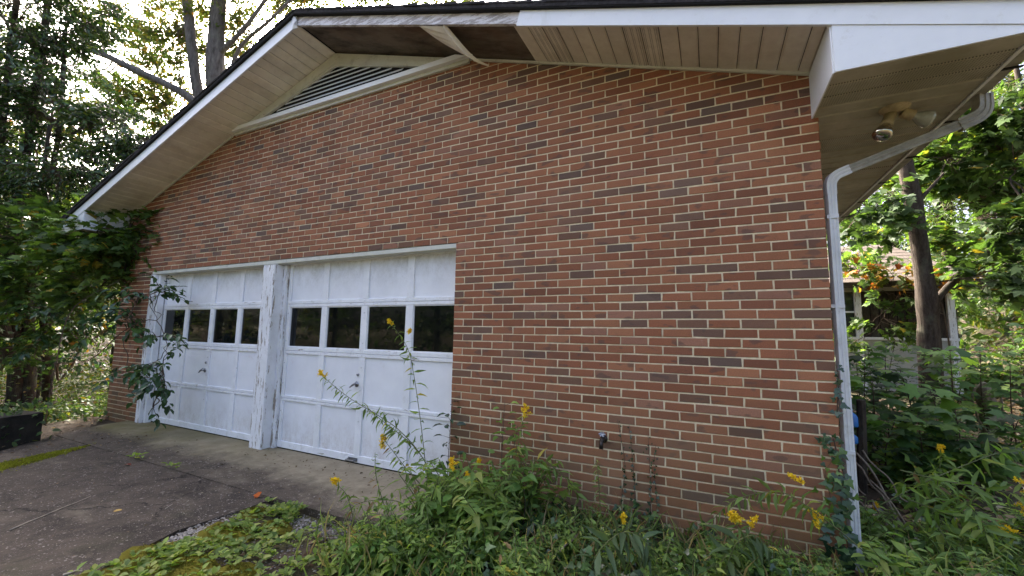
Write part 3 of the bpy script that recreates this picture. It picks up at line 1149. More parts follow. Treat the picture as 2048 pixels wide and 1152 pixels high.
    mb.prism([(vl + 0.2, vz + 0.03), (vr - 0.2, vz + 0.03), (RX, RZ - 0.06)], 0.0012, 0.0030)
    mb.build('vent_backing', M['dark_void'], vent)


build_roof()


def fixtures():
    # downspout: leader along the corner, diagonal to the gutter, two crimped elbows
    ds = holder('downspout', house)
    def ribbed(pts, mat, name, w_=0.027, n=12):
        mb = MB()
        pts = np.asarray(pts, float)
        t = unit(np.gradient(pts, axis=0))
        prof = []
        for (a, b) in ((-1, -.7), (-.62, -.7), (-.55, -.56), (-.2, -.56), (-.13, -.7), (.13, -.7), (.2, -.56), (.55, -.56), (.62, -.7), (1, -.7),
                       (1, .7), (.3, .7), (.2, .6), (-.2, .6), (-.3, .7), (-1, .7)):
            prof.append((a * w_, b * w_))
        k = len(prof)
        vs = []
        for i, p in enumerate(pts):
            front = np.array([0.35, -1, 0.0])
            s = unit(np.cross(t[i], front))
            b = np.cross(s, t[i])
            for (a, c) in prof:
                vs.append(p + s * a - b * c)
        f = [(i * k + j, i * k + (j + 1) % k, (i + 1) * k + (j + 1) % k, (i + 1) * k + j) for i in range(len(pts) - 1) for j in range(k)]
        f += [tuple(range(k)), tuple(reversed(range((len(pts) - 1) * k, len(pts) * k)))]
        mb.add(vs, f)
        return mb.build(name, M[mat], ds)
    X = XR + 0.048
    Y = 0.055
    ribbed([(X, Y, ZG - 0.05), (X, Y, 2.24)], 'pipe', 'leader')
    el = [(X, Y, 2.20), (X, Y, 2.26), (X + 0.012, Y, 2.30), (X + 0.045, Y + .003, 2.332), (X + 0.11, Y + 0.006, 2.358)]
    ribbed(spline(el, 13), 'pipe', 'elbow', 0.030)
    ribbed([(X + 0.09, Y + .005, 2.350), (X + 0.70, Y + 0.045, 2.575)], 'pipe_dirty', 'diagonal', 0.027)
    el = [(X + 0.66, Y + 0.043, 2.560), (X + 0.735, Y + 0.048, 2.592), (X + 0.775, Y + 0.05, 2.64), (X + 0.782, Y + 0.05, 2.735)]
    ribbed(spline(el, 13), 'pipe_dirty', 'elbow', 0.038)
    MB().box(X - 0.031, X + 0.031, Y - 0.024, Y + 0.024, 2.035, 2.06).build('collar', M['pipe'], ds)
    for z in (0.55, 1.45):
        MB().box(XR + 0.004, X + 0.030, Y - 0.0215, Y + 0.0215, z, z + 0.022).build('strap', M['pipe'], ds)
    # twin flood lamp under the eave
    fl = holder('floodlight', house)
    c = np.array([3.25, 0.05, 2.717])
    MB().rev([(0.0, -0.032), (0.050, -0.032), (0.058, -0.026), (0.076, -0.007), (0.079, 0.0)], c, (0, 0, 1), 20).build('lamp_base', M['lamp_cream'], fl, smooth=True)
    for end, bend, mat in ((np.array(at_d(1764, 270, project(c)[2] - 0.04)), 1, 'bulb_mirror'), (np.array(at_d(1845, 236, project(c)[2] - 0.05)), 2, 'bulb_glass')):
        st = c + np.array([-0.02 if bend == 1 else 0.035, 0, -0.036])
        ax = unit(end - st)
        L = np.linalg.norm(end - st)
        MB().tube([st, st + ax * L * 0.40, st + ax * L * 0.52, st + ax * L * 0.54], [0.031, 0.031, 0.036, 0.034], 14).build('lamp_holder', M['lamp_cream'], fl, smooth=True)
        MB().rev([(0.022, 0), (0.026, 0.018), (0.043, 0.048), (0.052, 0.078), (0.051, 0.090), (0.041, 0.101), (0.019, 0.108), (0.0, 0.110)], st + ax * L * 0.52, ax, 20).build('bulb', M[mat], fl, smooth=True)
    # hose bib
    sp = holder('spigot', house)
    p = np.array([1.393, 0.0, 0.470])
    b = MB()
    b.rev([(0.028, 0.0), (0.028, 0.006), (0.013, 0.008), (0.013, 0.05), (0.018, 0.055), (0.018, 0.075), (0.0, 0.08)], p, (0, -1, 0), 12)
    b.tube([p + [0, -0.06, 0], p + [0, -0.085, -0.015], p + [0, -0.095, -0.055]], [0.014, 0.014, 0.016], 10)
    b.tube([p + [0, -0.055, 0], p + [0, -0.06, 0.04]], 0.008, 8)
    b.build('valve', M['brass_dark'], sp, smooth=True)
    h = MB()
    for a in range(6):
        an = a * math.pi / 3
        h.tube([p + [0, -0.062, 0.045], p + [0.024 * math.cos(an), -0.062 + 0.006 * math.sin(an), 0.045 + 0.018 * math.sin(an)]], [0.005, 0.008], 6)
    h.build('handle', M['steel'], sp)


fixtures()


# ------------------------------------------------------------------ shed behind, on the right
def build_shed():
    x0, x1, y0, y1, zb = 4.55, 7.15, 9.5, 12.6, 0.05
    sd = thing('shed', 'small white shed under a brown shingle roof behind the tree', 'shed', (x0, y0, zb))
    w = MB()
    w.box(x0, x1, y0 + 0.05, y0 + 0.10, zb, 1.25)
    w.box(x1 - 0.05, x1, y0 + 0.1, y1, zb, 2.55)
    w.box(x0, x0 + 0.05, y0 + 0.1, y1, zb, 2.55)
    w.box(x0, x1, y1 - 0.05, y1, zb, 2.55)
    w.box(x0, x1, y0 + 0.05, y0 + 0.10, 2.42, 2.62)
    w.build('wall', M['shed_wall'], sd)
    MB().box(x0 - .02, x1 + .02, y0 - 0.01, y0 + 0.12, 1.25, 1.31).build('sill', M['paint_rail'], sd)
    for xa, wd in ((x0, 0.10), (5.35, 0.13), (7.02, 0.13)):
        MB().plaque(xa, xa + wd, zb, 2.6, y0, y0 + 0.09, 0.006).build('post', M['paint_post'], sd)
    wf = MB()
    wf.box(x0 + 0.1, 5.35, y0 + 0.05, y0 + 0.08, 1.90, 1.94)
    wf.build('window_bar', M['paint_door'], sd)
    MB().box(x0 + 0.1, 5.35, y0 + 0.09, y0 + 0.10, 1.31, 2.42).build('pane', M['glass_shed'], sd)
    for i in range(9):
        xa = 5.50 + i * 0.168
        MB().plaque(xa, xa + 0.15, 1.31, 2.42, y0 + 0.07 + random.uniform(0, .01), y0 + 0.095, 0.004).build('plank', M['bark_brown'], sd)
    MB().box(x0 + 0.06, x1 - 0.06, y0 + 0.14, y0 + 0.16, zb, 2.5).build('backing', M['dark_void'], sd)
    ov = 0.35
    ex0, ex1, ey0, ey1, ze, zr = x0 - ov, x1 + ov, y0 - ov, y1 + ov, 2.60, 3.82
    ym = (ey0 + ey1) / 2
    rx0, rx1 = ex0 + 0.9, ex1 - 1.0
    r = MB()
    n = 11

    def lerp(a, b, t):
        return tuple(a[i] * (1 - t) + b[i] * t for i in range(3))
    faces = [((ex0, ey0, ze), (ex1, ey0, ze), (rx0, ym, zr), (rx1, ym, zr)), ((ex1, ey1, ze), (ex0, ey1, ze), (rx1, ym, zr), (rx0, ym, zr)),
             ((ex1, ey0, ze), (ex1, ey1, ze), (rx1, ym, zr), (rx1, ym, zr)), ((ex0, ey1, ze), (ex0, ey0, ze), (rx0, ym, zr), (rx0, ym, zr))]
    for (a, b, c, d) in faces:
        for i in range(n):
            t0, t1 = i / n, min(1, (i + 1.15) / n)
            p = [lerp(a, c, t0), lerp(b, d, t0), lerp(b, d, t1), lerp(a, c, t1)]
            lift = 0.016
            top = [(p[0][0], p[0][1], p[0][2] + lift), (p[1][0], p[1][1], p[1][2] + lift), (p[2][0], p[2][1], p[2][2] + .008), (p[3][0], p[3][1], p[3][2] + .008)]
            r.hexa(p, top)
    r.build('roof', M['shed_shingle'], sd)
    e = MB()
    e.box(ex0, ex1, ey0, ey0 + 0.03, ze - 0.12, ze - 0.004)
    e.box(ex1 - 0.03, ex1, ey0 + 0.03, ey1, ze - 0.12, ze - 0.004)
    e.box(ex0 + .03, ex1 - .03, ey0 + 0.03, ey1, ze - 0.05, ze - 0.02)
    e.build('eave', M['bark_brown'], sd)


build_shed()

# ------------------------------------------------------------------ trees
G_DARK = [(0.030, 0.062, 0.020, 4), (0.044, 0.085, 0.026, 4), (0.065, 0.115, 0.030, 2), (0.10, 0.13, 0.03, 1)]
G_MID = [(0.046, 0.090, 0.022, 4), (0.066, 0.120, 0.026, 4), (0.095, 0.145, 0.028, 2), (0.14, 0.15, 0.025, 0.8)]
G_YEL = [(0.060, 0.085, 0.018, 4), (0.095, 0.110, 0.018, 3), (0.15, 0.115, 0.015, 1.6), (0.17, 0.085, 0.016, 0.8), (0.045, 0.07, 0.018, 3)]
G_MAPLE = [(0.075, 0.135, 0.032, 5), (0.110, 0.180, 0.038, 4), (0.28, 0.22, 0.025, 0.35), (0.26, 0.13, 0.02, 0.12), (0.050, 0.092, 0.026, 3)]
G_SHADE = [(0.048, 0.090, 0.026, 5), (0.070, 0.122, 0.032, 4), (0.20, 0.15, 0.02, 0.3), (0.032, 0.060, 0.020, 4)]
G_RED = [(0.30, 0.11, 0.025, 2), (0.34, 0.21, 0.03, 3), (0.26, 0.06, 0.025, 0.8), (0.10, 0.14, 0.03, 5)]


def branch_path(a, b, rng, sag=0.0, k=6, wig=0.05):
    a, b = np.asarray(a, float), np.asarray(b, float)
    L = np.linalg.norm(b - a)
    t = np.linspace(0, 1, k)
    p = a[None] * (1 - t[:, None]) + b[None] * t[:, None]
    p[1:-1] += rng.normal(0, wig * L, (k - 2, 3))
    p[:, 2] += sag * L * np.sin(np.pi * t) * 1.0
    return spline(p, k * 2)


class Tree:
    """trunk paths plus foliage masses; every mass is filled with leafy sprays carried by real twigs"""

    def __init__(self, name, label, cat, base, bark='bark_grey', leafmat='leaf', shape='diamond', seed=0, group=None):
        self.rng = np.random.default_rng(seed)
        self.root = thing(name, label, cat, base, group)
        self.bark = bark
        self.mat = leafmat
        self.wood = MB()
        self.fine = MB()
        self.L = Leaves(shape)
        self.nodes = []

    def trunk(self, pts, r0, r1, n=9, k=14):
        p = spline(pts, k)
        r = np.linspace(r0, r1, k) * (1 + 0.06 * self.rng.standard_normal(k))
        r[0] *= 1.35
        self.wood.tube(p, r, n)
        self.nodes += [(q, rr) for q, rr in zip(p, r)]
        return p

    def mass(self, c, rx, ry, rz, sprays, pal, leaf=0.09, asp=0.5, twig=0.55, per=13, limbs=5, droop=0.25, flat=0.55, lit=None):
        rng = self.rng
        c = np.asarray(c, float)
        NP = np.array([q for q, _ in self.nodes]) if self.nodes else c[None]
        NR = np.array([r for _, r in self.nodes]) if self.nodes else np.array([0.03])
        R = np.array([rx, ry, rz])
        ends = []
        for i in range(limbs):
            e = c + unit(rng.standard_normal(3)) * R * rng.uniform(0.35, 0.9)
            dd = np.linalg.norm(NP - e, axis=1) + 0.7 * np.maximum(0, NP[:, 2] - e[2])
            j = int(np.argmin(dd))
            a = NP[j]
            path = branch_path(a, e, rng, 0.05, 6, 0.05)
            rr = min(NR[j] * 0.55, 0.012 + 0.012 * np.linalg.norm(e - a))
            self.wood.tube(path, np.linspace(rr, 0.007, len(path)), 6, cap=False)
            ends += list(path[3:])
        E = np.array(ends) if ends else NP
        # leafy sprays
        q = rng.standard_normal((sprays, 3))
        q = unit(q) * (rng.uniform(0.05, 1, (sprays, 1)) ** 0.42)
        P = c + q * R
        # clumps: pull sprays toward random clump centres so that gaps stay open
        K = max(4, sprays // 22)
        cc = c + unit(rng.standard_normal((K, 3))) * (rng.uniform(0.1, 1, (K, 1)) ** 0.45) * R
        near = np.argmin(((P[:, None] - cc[None]) ** 2).sum(-1), axis=1)
        P = P * 0.55 + cc[near] * 0.45
        for i in range(sprays):
            p = P[i]
            j = int(np.argmin(((E - p) ** 2).sum(1)))
            out = p - E[j]
            out = unit(out + rng.normal(0, 0.25, 3) * max(0.2, np.linalg.norm(out)))
            out[2] = out[2] * 0.6 - droop * rng.uniform(0, 1)
            out = unit(out)
            L = twig * rng.uniform(0.6, 1.3)
            t = np.linspace(0, 1, per) ** 0.9
            pts = p[None] + out[None] * (t[:, None] * L)
            pts[:, 2] -= 0.25 * droop * L * t ** 2
            if rng.random() < 0.75:
                self.fine.tube(np.array([E[j], p, pts[per // 2], pts[-1]]), np.array([0.006, 0.0045, 0.003, 0.0015]), 3, cap=False)
            up = unit(np.array([0, 0, 1.0]) + rng.normal(0, flat, 3))
            side = unit(np.cross(out, up))
            sg = np.where(np.arange(per) % 2 == 0, 1.0, -1.0)[:, None]
            d = unit(out * 0.7 + side * sg * 0.9 + rng.normal(0, 0.28, (per, 3)) - np.array([0, 0, droop]))
            u = unit(up + rng.normal(0, flat * 0.6, (per, 3)))
            l = leaf * rng.uniform(0.65, 1.25, per)
            self.L.add(pts + rng.normal(0, 0.012, (per, 3)), d, u, l, l * asp * rng.uniform(0.85, 1.15, per), pick_cols(per, pal, 0.16, rng))
        self.nodes += [(e, 0.012) for e in ends]

    def done(self, twig_mat='twig'):
        r = self.root
        if self.wood.n:
            self.wood.build('trunk', M[self.bark], r, smooth=True)
        if self.L.p:
            cr = self.L.build('crown', M[self.mat], r)
            if self.fine.n:
                self.fine.build('twigs', M[twig_mat], cr, kind='stuff')
        return r


def copy_tree(o, loc, rotz, sc, label, group=None):
    def cp(a, parent):
        b = a.copy()
        COL.objects.link(b)
        if parent is not None:
            b.parent = parent
        for ch in a.children:
            cp(ch, b)
        return b
    r = cp(o, None)
    r.location = loc
    r.rotation_euler = (0, 0, rotz)
    r.scale = (sc, sc, sc)
    r['label'] = label
    if group:
        r['group'] = group
    return r


def base_of(u, v, D, dz=0.0):
    p = at_d(u, v, D)
    return np.array([p[0], p[1], float(gz(p[0], p[1])) + dz])


def P(u, v, D):
    return at_d(u, v, D)


def left_trees():
    # dark glossy evergreen with several stems at the far edge of the slab
    b = base_of(28, 870, 8.2)
    t = Tree('evergreen_tree', 'dark glossy leaved tree with several thin stems beyond the left slab edge', 'tree', b, 'bark_brown', 'leaf_glossy', 'oval', 11)
    t.trunk([b, P(35, 700, 8.2), P(22, 520, 8.3), P(40, 380, 8.4), P(75, 180, 8.6), P(100, -40, 8.8)], 0.14, 0.05)
    t.trunk([b + [0.2, 0.1, 0], P(62, 720, 8.3), P(58, 560, 8.3), P(85, 440, 8.5), P(120, 250, 8.7), P(130, 60, 8.8)], 0.10, 0.035)
    t.trunk([b + [-0.1, 0.2, 0], P(6, 640, 8.0), P(-10, 420, 8.1), P(8, 220, 8.3), P(40, -60, 8.5)], 0.11, 0.04)
    for (u, v, D, rx, ry, rz, n) in ((60, 40, 8.4, 1.1, 1.0, 0.9, 230), (20, 190, 8.2, 0.8, 0.9, 0.9, 200), (130, 210, 8.6, 0.9, 0.9, 0.7, 210), (240, 270, 8.6, 0.8, 0.8, 0.55, 200),
                                     (120, 350, 8.0, 1.0, 0.9, 0.5, 170), (215, 345, 8.4, 0.8, 0.8, 0.5, 180), (125, 110, 8.8, 0.8, 0.8, 0.6, 130), (300, 300, 9.0, 0.6, 0.6, 0.4, 110), (170, 20, 8.8, 0.8, 0.6, 0.5, 130),
                                     (20, 360, 8.0, 0.7, 0.7, 0.8, 120), (60, 290, 8.8, 1.2, 0.9, 0.6, 170), (330, 330, 9.4, 0.4, 0.5, 0.3, 60), (-40, 80, 8.4, 0.8, 0.9, 1.2, 120)):
        t.mass(P(u, v, D), rx, ry, rz, n, G_DARK, leaf=0.105, asp=0.52, twig=0.45, per=11, limbs=4, droop=0.35, flat=0.6)
    t.done()
    # maple whose lower limbs reach in front of the brick corner
    b = base_of(90, 850, 8.9)
    t = Tree('maple_tree', 'young maple with green and yellowing lobed leaves in front of the brick corner', 'tree', b, 'bark_brown', 'leaf_soft', 'maple', 12)
    t.trunk([b, P(95, 700, 8.7), P(75, 560, 8.4), P(78, 420, 8.2), P(100, 250, 8.2)], 0.085, 0.03)
    t.trunk([P(78, 520, 8.3), P(150, 480, 7.7), P(220, 420, 7.2), P(260, 380, 7.0)], 0.03, 0.01)
    for (u, v, D, rx, ry, rz, n) in ((225, 405, 6.9, 0.55, 0.4, 0.16, 36), (200, 505, 6.9, 0.9, 0.5, 0.34, 120), (285, 470, 6.6, 0.42, 0.35, 0.22, 34), (110, 470, 6.9, 0.4, 0.3, 0.25, 40), (225, 505, 6.5, 0.45, 0.3, 0.14, 40), (280, 432, 6.5, 0.22, 0.2, 0.12, 14), (165, 452, 6.7, 0.36, 0.25, 0.10, 22), (215, 462, 6.5, 0.36, 0.25, 0.10, 22), (255, 560, 6.6, 0.22, 0.2, 0.2, 16), (270, 500, 6.5, 0.3, 0.2, 0.15, 20), (110, 540, 7.4, 0.9, 0.6, 0.42, 140), (180, 570, 7.0, 0.8, 0.5, 0.3, 60),
                                     (50, 590, 7.4, 0.8, 0.6, 0.4, 110), (150, 640, 7.6, 0.8, 0.6, 0.35, 60), (30, 680, 7.6, 0.6, 0.5, 0.4, 50), (100, 450, 7.6, 0.9, 0.6, 0.4, 90), (225, 520, 6.6, 0.5, 0.4, 0.22, 28), (30, 470, 7.6, 0.7, 0.6, 0.4, 40)):
        t.mass(P(u, v, D), rx, ry, rz, int(n * 1.25), G_MAPLE, leaf=0.115, asp=1.0, twig=0.42, per=7, limbs=3, droop=0.18, flat=0.35)
    t.done()
    # glossy broad-leaved shrub hanging over the left door jamb
    b = np.array([-6.75, -0.55, float(gz(-6.75, -0.55))])
    t = Tree('glossy_shrub', 'tall shrub with broad glossy leaves drooping over the left door jamb', 'shrub', b, 'twig', 'leaf_glossy', 'oval', 13)
    t.trunk([b, b + [0.1, 0.0, 0.9], b + [0.25, 0.05, 1.7], P(240, 560, 6.2)], 0.010, 0.005, 6)
    t.trunk([b + [0.1, 0, 0.9], P(180, 720, 6.9), P(250, 660, 6.3), P(310, 640, 5.7), P(335, 690, 5.4)], 0.009, 0.004, 6)
    t.trunk([b + [0.1, 0, 0.9], P(120, 760, 7.2), P(160, 690, 7.0), P(110, 640, 7.1)], 0.018, 0.006, 6)
    for (u, v, D, rx, ry, rz, n) in ((322, 668, 5.4, 0.16, 0.14, 0.10, 7), (318, 735, 5.4, 0.20, 0.16, 0.16, 16), (320, 770, 5.4, 0.12, 0.12, 0.12, 6), (255, 640, 6.2, 0.35, 0.25, 0.18, 20), (260, 740, 6.0, 0.14, 0.14, 0.15, 7), (315, 580, 5.7, 0.20, 0.15, 0.10, 9), (262, 590, 6.2, 0.28, 0.2, 0.14, 12),
                                     (180, 660, 6.8, 0.4, 0.3, 0.22, 22), (75, 690, 7.2, 0.45, 0.3, 0.25, 22), (120, 620, 7.0, 0.5, 0.3, 0.2, 24), (70, 620, 7.0, 0.4, 0.3, 0.2, 18), (150, 720, 7.2, 0.35, 0.3, 0.15, 10), (310, 870 - 60, 5.5, 0.06, 0.06, 0.05, 1)):
        t.mass(P(u, v, D), rx, ry, rz, n, [(0.034, 0.076, 0.030, 4), (0.052, 0.108, 0.042, 3), (0.085, 0.15, 0.055, 1)], leaf=0.112, asp=0.56, twig=0.26, per=7, limbs=2, droop=0.5, flat=0.4)
    t.done()
    # two tall oaks behind the roof
    for (u0, u1, u2, rr, sd, lab) in ((404, 384, 370, 0.155, 21, 'slender grey oak trunk rising behind the left roof slope'), (430, 428, 440, 0.24, 22, 'thick grey oak trunk rising close beside the slender one')):
        b = base_of(u0, 520, 12.5)
        t = Tree('oak_tree', lab, 'tree', b, 'bark_grey', 'leaf', 'diamond', sd, 'oaks behind the garage')
        t.trunk([b, P(u0, 300, 12.5), P(u1 + 2, 120, 12.5), P(u2, -60, 12.6), P(u2 - 6, -260, 12.8), P(u2 - 10, -460, 13)], rr * 1.15, rr * 0.6, 10, 18)
        if sd == 22:
            t.trunk([P(436, 110, 12.5), P(490, 55, 12.3), P(545, -20, 12.2), P(600, -90, 12.2)], 0.07, 0.04)
            t.trunk([P(452, 170, 12.5), P(480, 95, 12.3), P(540, 40, 12.0), P(590, -10, 12.0)], 0.06, 0.035)
            ms = ((470, 20, 13, 1.2, 1.2, 0.8, 120), (560, 0, 13, 1.2, 1.2, 0.6, 150), (500, 80, 13.2, 0.7, 0.8, 0.7, 70), (430, 120, 13.4, 0.6, 0.6, 0.9, 80), (650, -10, 13.5, 1.2, 1.2, 0.5, 170), (760, -10, 14, 1.2, 1.2, 0.45, 170), (860, -12, 14, 1.0, 1.0, 0.4, 100), (930, -10, 14.5, 0.7, 0.7, 0.25, 40), (600, -200, 13, 3, 3, 1.6, 160))
            pal = G_YEL
        else:
            ms = ((330, 80, 13, 0.8, 0.8, 0.9, 130), (345, 165, 12.8, 0.6, 0.6, 0.8, 130), (300, 215, 12.8, 0.8, 0.6, 0.6, 150), (280, 10, 13.4, 1.0, 0.8, 0.6, 80), (215, 200, 13.6, 1.0, 0.8, 0.7, 130), (250, 100, 14, 0.8, 0.8, 0.6, 50), (345, -40, 13, 1.2, 1.2, 0.8, 70), (255, 165, 13.5, 0.8, 0.8, 0.6, 60), (380, 60, 13.4, 0.6, 0.6, 0.9, 70), (230, 30, 13.6, 0.9, 0.9, 0.6, 50), (280, -220, 13, 3, 3, 1.8, 150))
            pal = G_YEL
        for (u, v, D, rx, ry, rz, n) in ms:
            t.mass(P(u, v, D), rx, ry, rz, n, pal, leaf=0.125, asp=0.5, twig=0.6, per=14, limbs=4, droop=0.15, flat=0.8)
        t.done()
    # leaning dead limb tree in the gap
    b = base_of(600, 560, 11.8)
    t = Tree('leaning_tree', 'thin grey trunk leaning left across the bright sky gap', 'tree', b, 'bark_grey', 'leaf', 'diamond', 31)
    t.trunk([b, P(520, 380, 11.7), P(400, 212, 11.6), P(265, 138, 11.5), P(182, 100, 11.4), P(90, 84, 11.2), P(20, 76, 11)], 0.14, 0.05, 8, 22)
    for (u, v, D, n) in ((120, 60, 11.2, 80), (40, 90, 11, 80), (200, 160, 11.6, 60), (250, 60, 11.6, 34)):
        t.mass(P(u, v, D), 0.9, 0.9, 0.55, n, G_MID, leaf=0.10, asp=0.5, twig=0.5, per=13, limbs=3)
    t.done()


left_trees()


def right_trees():
    # forked tree in front of the shed
    b = base_of(1862, 780, 7.0)
    t = Tree('forked_tree', 'brown forked tree standing in front of the shed', 'tree', b, 'bark_brown', 'leaf_soft', 'maple', 41)
    t.trunk([b, P(1858, 690, 7), P(1854, 600, 7), P(1840, 500, 7), P(1826, 400, 7), P(1812, 335, 7), P(1800, 240, 7), P(1790, 100, 7.1)], 0.165, 0.085, 12, 20)
    t.trunk([P(1862, 612, 7), P(1900, 570, 7), P(1940, 535, 6.9), P(2000, 480, 6.8), P(2060, 430, 6.7)], 0.058, 0.035, 9)
    t.trunk([P(1830, 410, 7), P(1862, 375, 7), P(1888, 345, 7)], 0.04, 0.012, 7)
    for (u, v, D, rx, ry, rz, n, pal) in ((1760, 400, 7.2, 0.5, 0.5, 0.3, 34, G_SHADE), (1730, 440, 7.0, 0.4, 0.4, 0.22, 26, G_SHADE), (1990, 300, 7.2, 0.7, 0.7, 0.5, 80, G_SHADE), (1930, 240, 7.6, 0.6, 0.6, 0.5, 60, G_MID),
                                          (2010, 440, 6.6, 0.6, 0.5, 0.45, 70, G_SHADE), (1960, 560, 6.6, 0.5, 0.5, 0.35, 44, G_SHADE), (2030, 545, 6.4, 0.35, 0.3, 0.25, 20, G_SHADE), (2040, 220, 7.0, 0.6, 0.6, 0.5, 50, G_SHADE), (1880, 320, 8, 0.7, 0.7, 0.5, 90, G_MID), (1960, 380, 8, 0.8, 0.7, 0.5, 110, G_SHADE), (2040, 350, 8, 0.7, 0.7, 0.6, 100, G_SHADE), (2010, 480, 7.6, 0.6, 0.6, 0.3, 50, G_SHADE), (1920, 470, 8.5, 0.6, 0.6, 0.35, 60, G_MID), (1760, 460, 8.5, 0.6, 0.5, 0.2, 40, G_SHADE), (1760, 340, 8, 0.8, 0.8, 0.4, 40, G_MID), (1920, 100, 7.6, 2.2, 2.2, 0.9, 120, G_MID)):
        t.mass(P(u, v, D), rx, ry, rz, n, pal, leaf=0.15, asp=1.0, twig=0.4, per=7, limbs=3, droop=0.2, flat=0.4)
    t.done()
    # straight trunk farther back, more pines
    for (u, D, rr, vt, sd, lab) in ((1887, 14.5, 0.27, 418, 42, 'straight dark trunk rising just right of the forked tree'), (1786, 17, 0.2, 430, 43, 'dim trunk seen above the shed ridge'),
                                    (2030, 16, 0.16, 120, 44, 'slim trunk against the bright sky by the gutter end'), (2075, 18, 0.2, 120, 45, 'slim trunk at the edge beyond the gutter end')):
        b = base_of(u, 640, D)
        t = Tree('forest_tree', lab, 'tree', b, 'bark_brown', 'leaf', 'diamond', sd, 'trees behind the shed')
        t.trunk([b, P(u + 2, 420, D), P(u - 4, 200, D), P(u - 2, -100, D), P(u, -300, D)], rr, rr * 0.55, 10, 16)
        t.mass(P(u, 300, D), 2.2, 2.0, 1.6, 150, G_MID, leaf=0.16, asp=0.5, twig=0.7, per=14, limbs=5)
        t.mass(P(u - 40, 60, D), 2.4, 2.2, 1.6, 90, G_MID, leaf=0.16, asp=0.5, twig=0.7, per=14, limbs=4)
        t.done()
    # creeper with autumn leaves over the shed eave
    b = np.array([6.9, 9.35, float(gz(6.9, 9.35))])
    t = Tree('autumn_creeper', 'creeper with red and orange leaves along the shed eave', 'creeper', b, 'twig', 'leaf_soft', 'maple', 46)
    t.trunk([b, b + [0, -.05, 1.5], b + [-0.2, -.1, 2.4], b + [-1.2, -.15, 2.6]], 0.02, 0.008, 6)
    for (u, v, D, rx, rz, n, pal) in ((1720, 545, 9.6, 0.4, 0.2, 22, G_RED), (1790, 556, 9.4, 0.45, 0.16, 24, G_RED), (1820, 565, 9.2, 0.35, 0.12, 14, G_RED), (1870, 560, 9.2, 0.45, 0.2, 26, G_RED), (1750, 520, 9.8, 0.4, 0.15, 18, G_MAPLE), (1790, 610, 9.3, 0.3, 0.35, 10, G_MAPLE), (1700, 520, 9.7, 0.4, 0.25, 20, G_MAPLE), (1800, 445, 10.5, 0.35, 0.15, 14, G_RED), (1700, 440, 8.5, 0.3, 0.2, 12, G_MID), (1760, 650, 9.3, 0.5, 0.2, 20, G_MAPLE), (1700, 690, 9.2, 0.3, 0.25, 16, G_MAPLE), (1830, 630, 9.3, 0.12, 0.6, 16, G_MAPLE), (1740, 590, 9.3, 0.2, 0.4, 10, G_MAPLE)):
        t.mass(P(u, v, D), rx, 0.3, rz, n, pal, leaf=0.13, asp=1.0, twig=0.32, per=6, limbs=2, droop=0.3, flat=0.5)
    t.done()


right_trees()


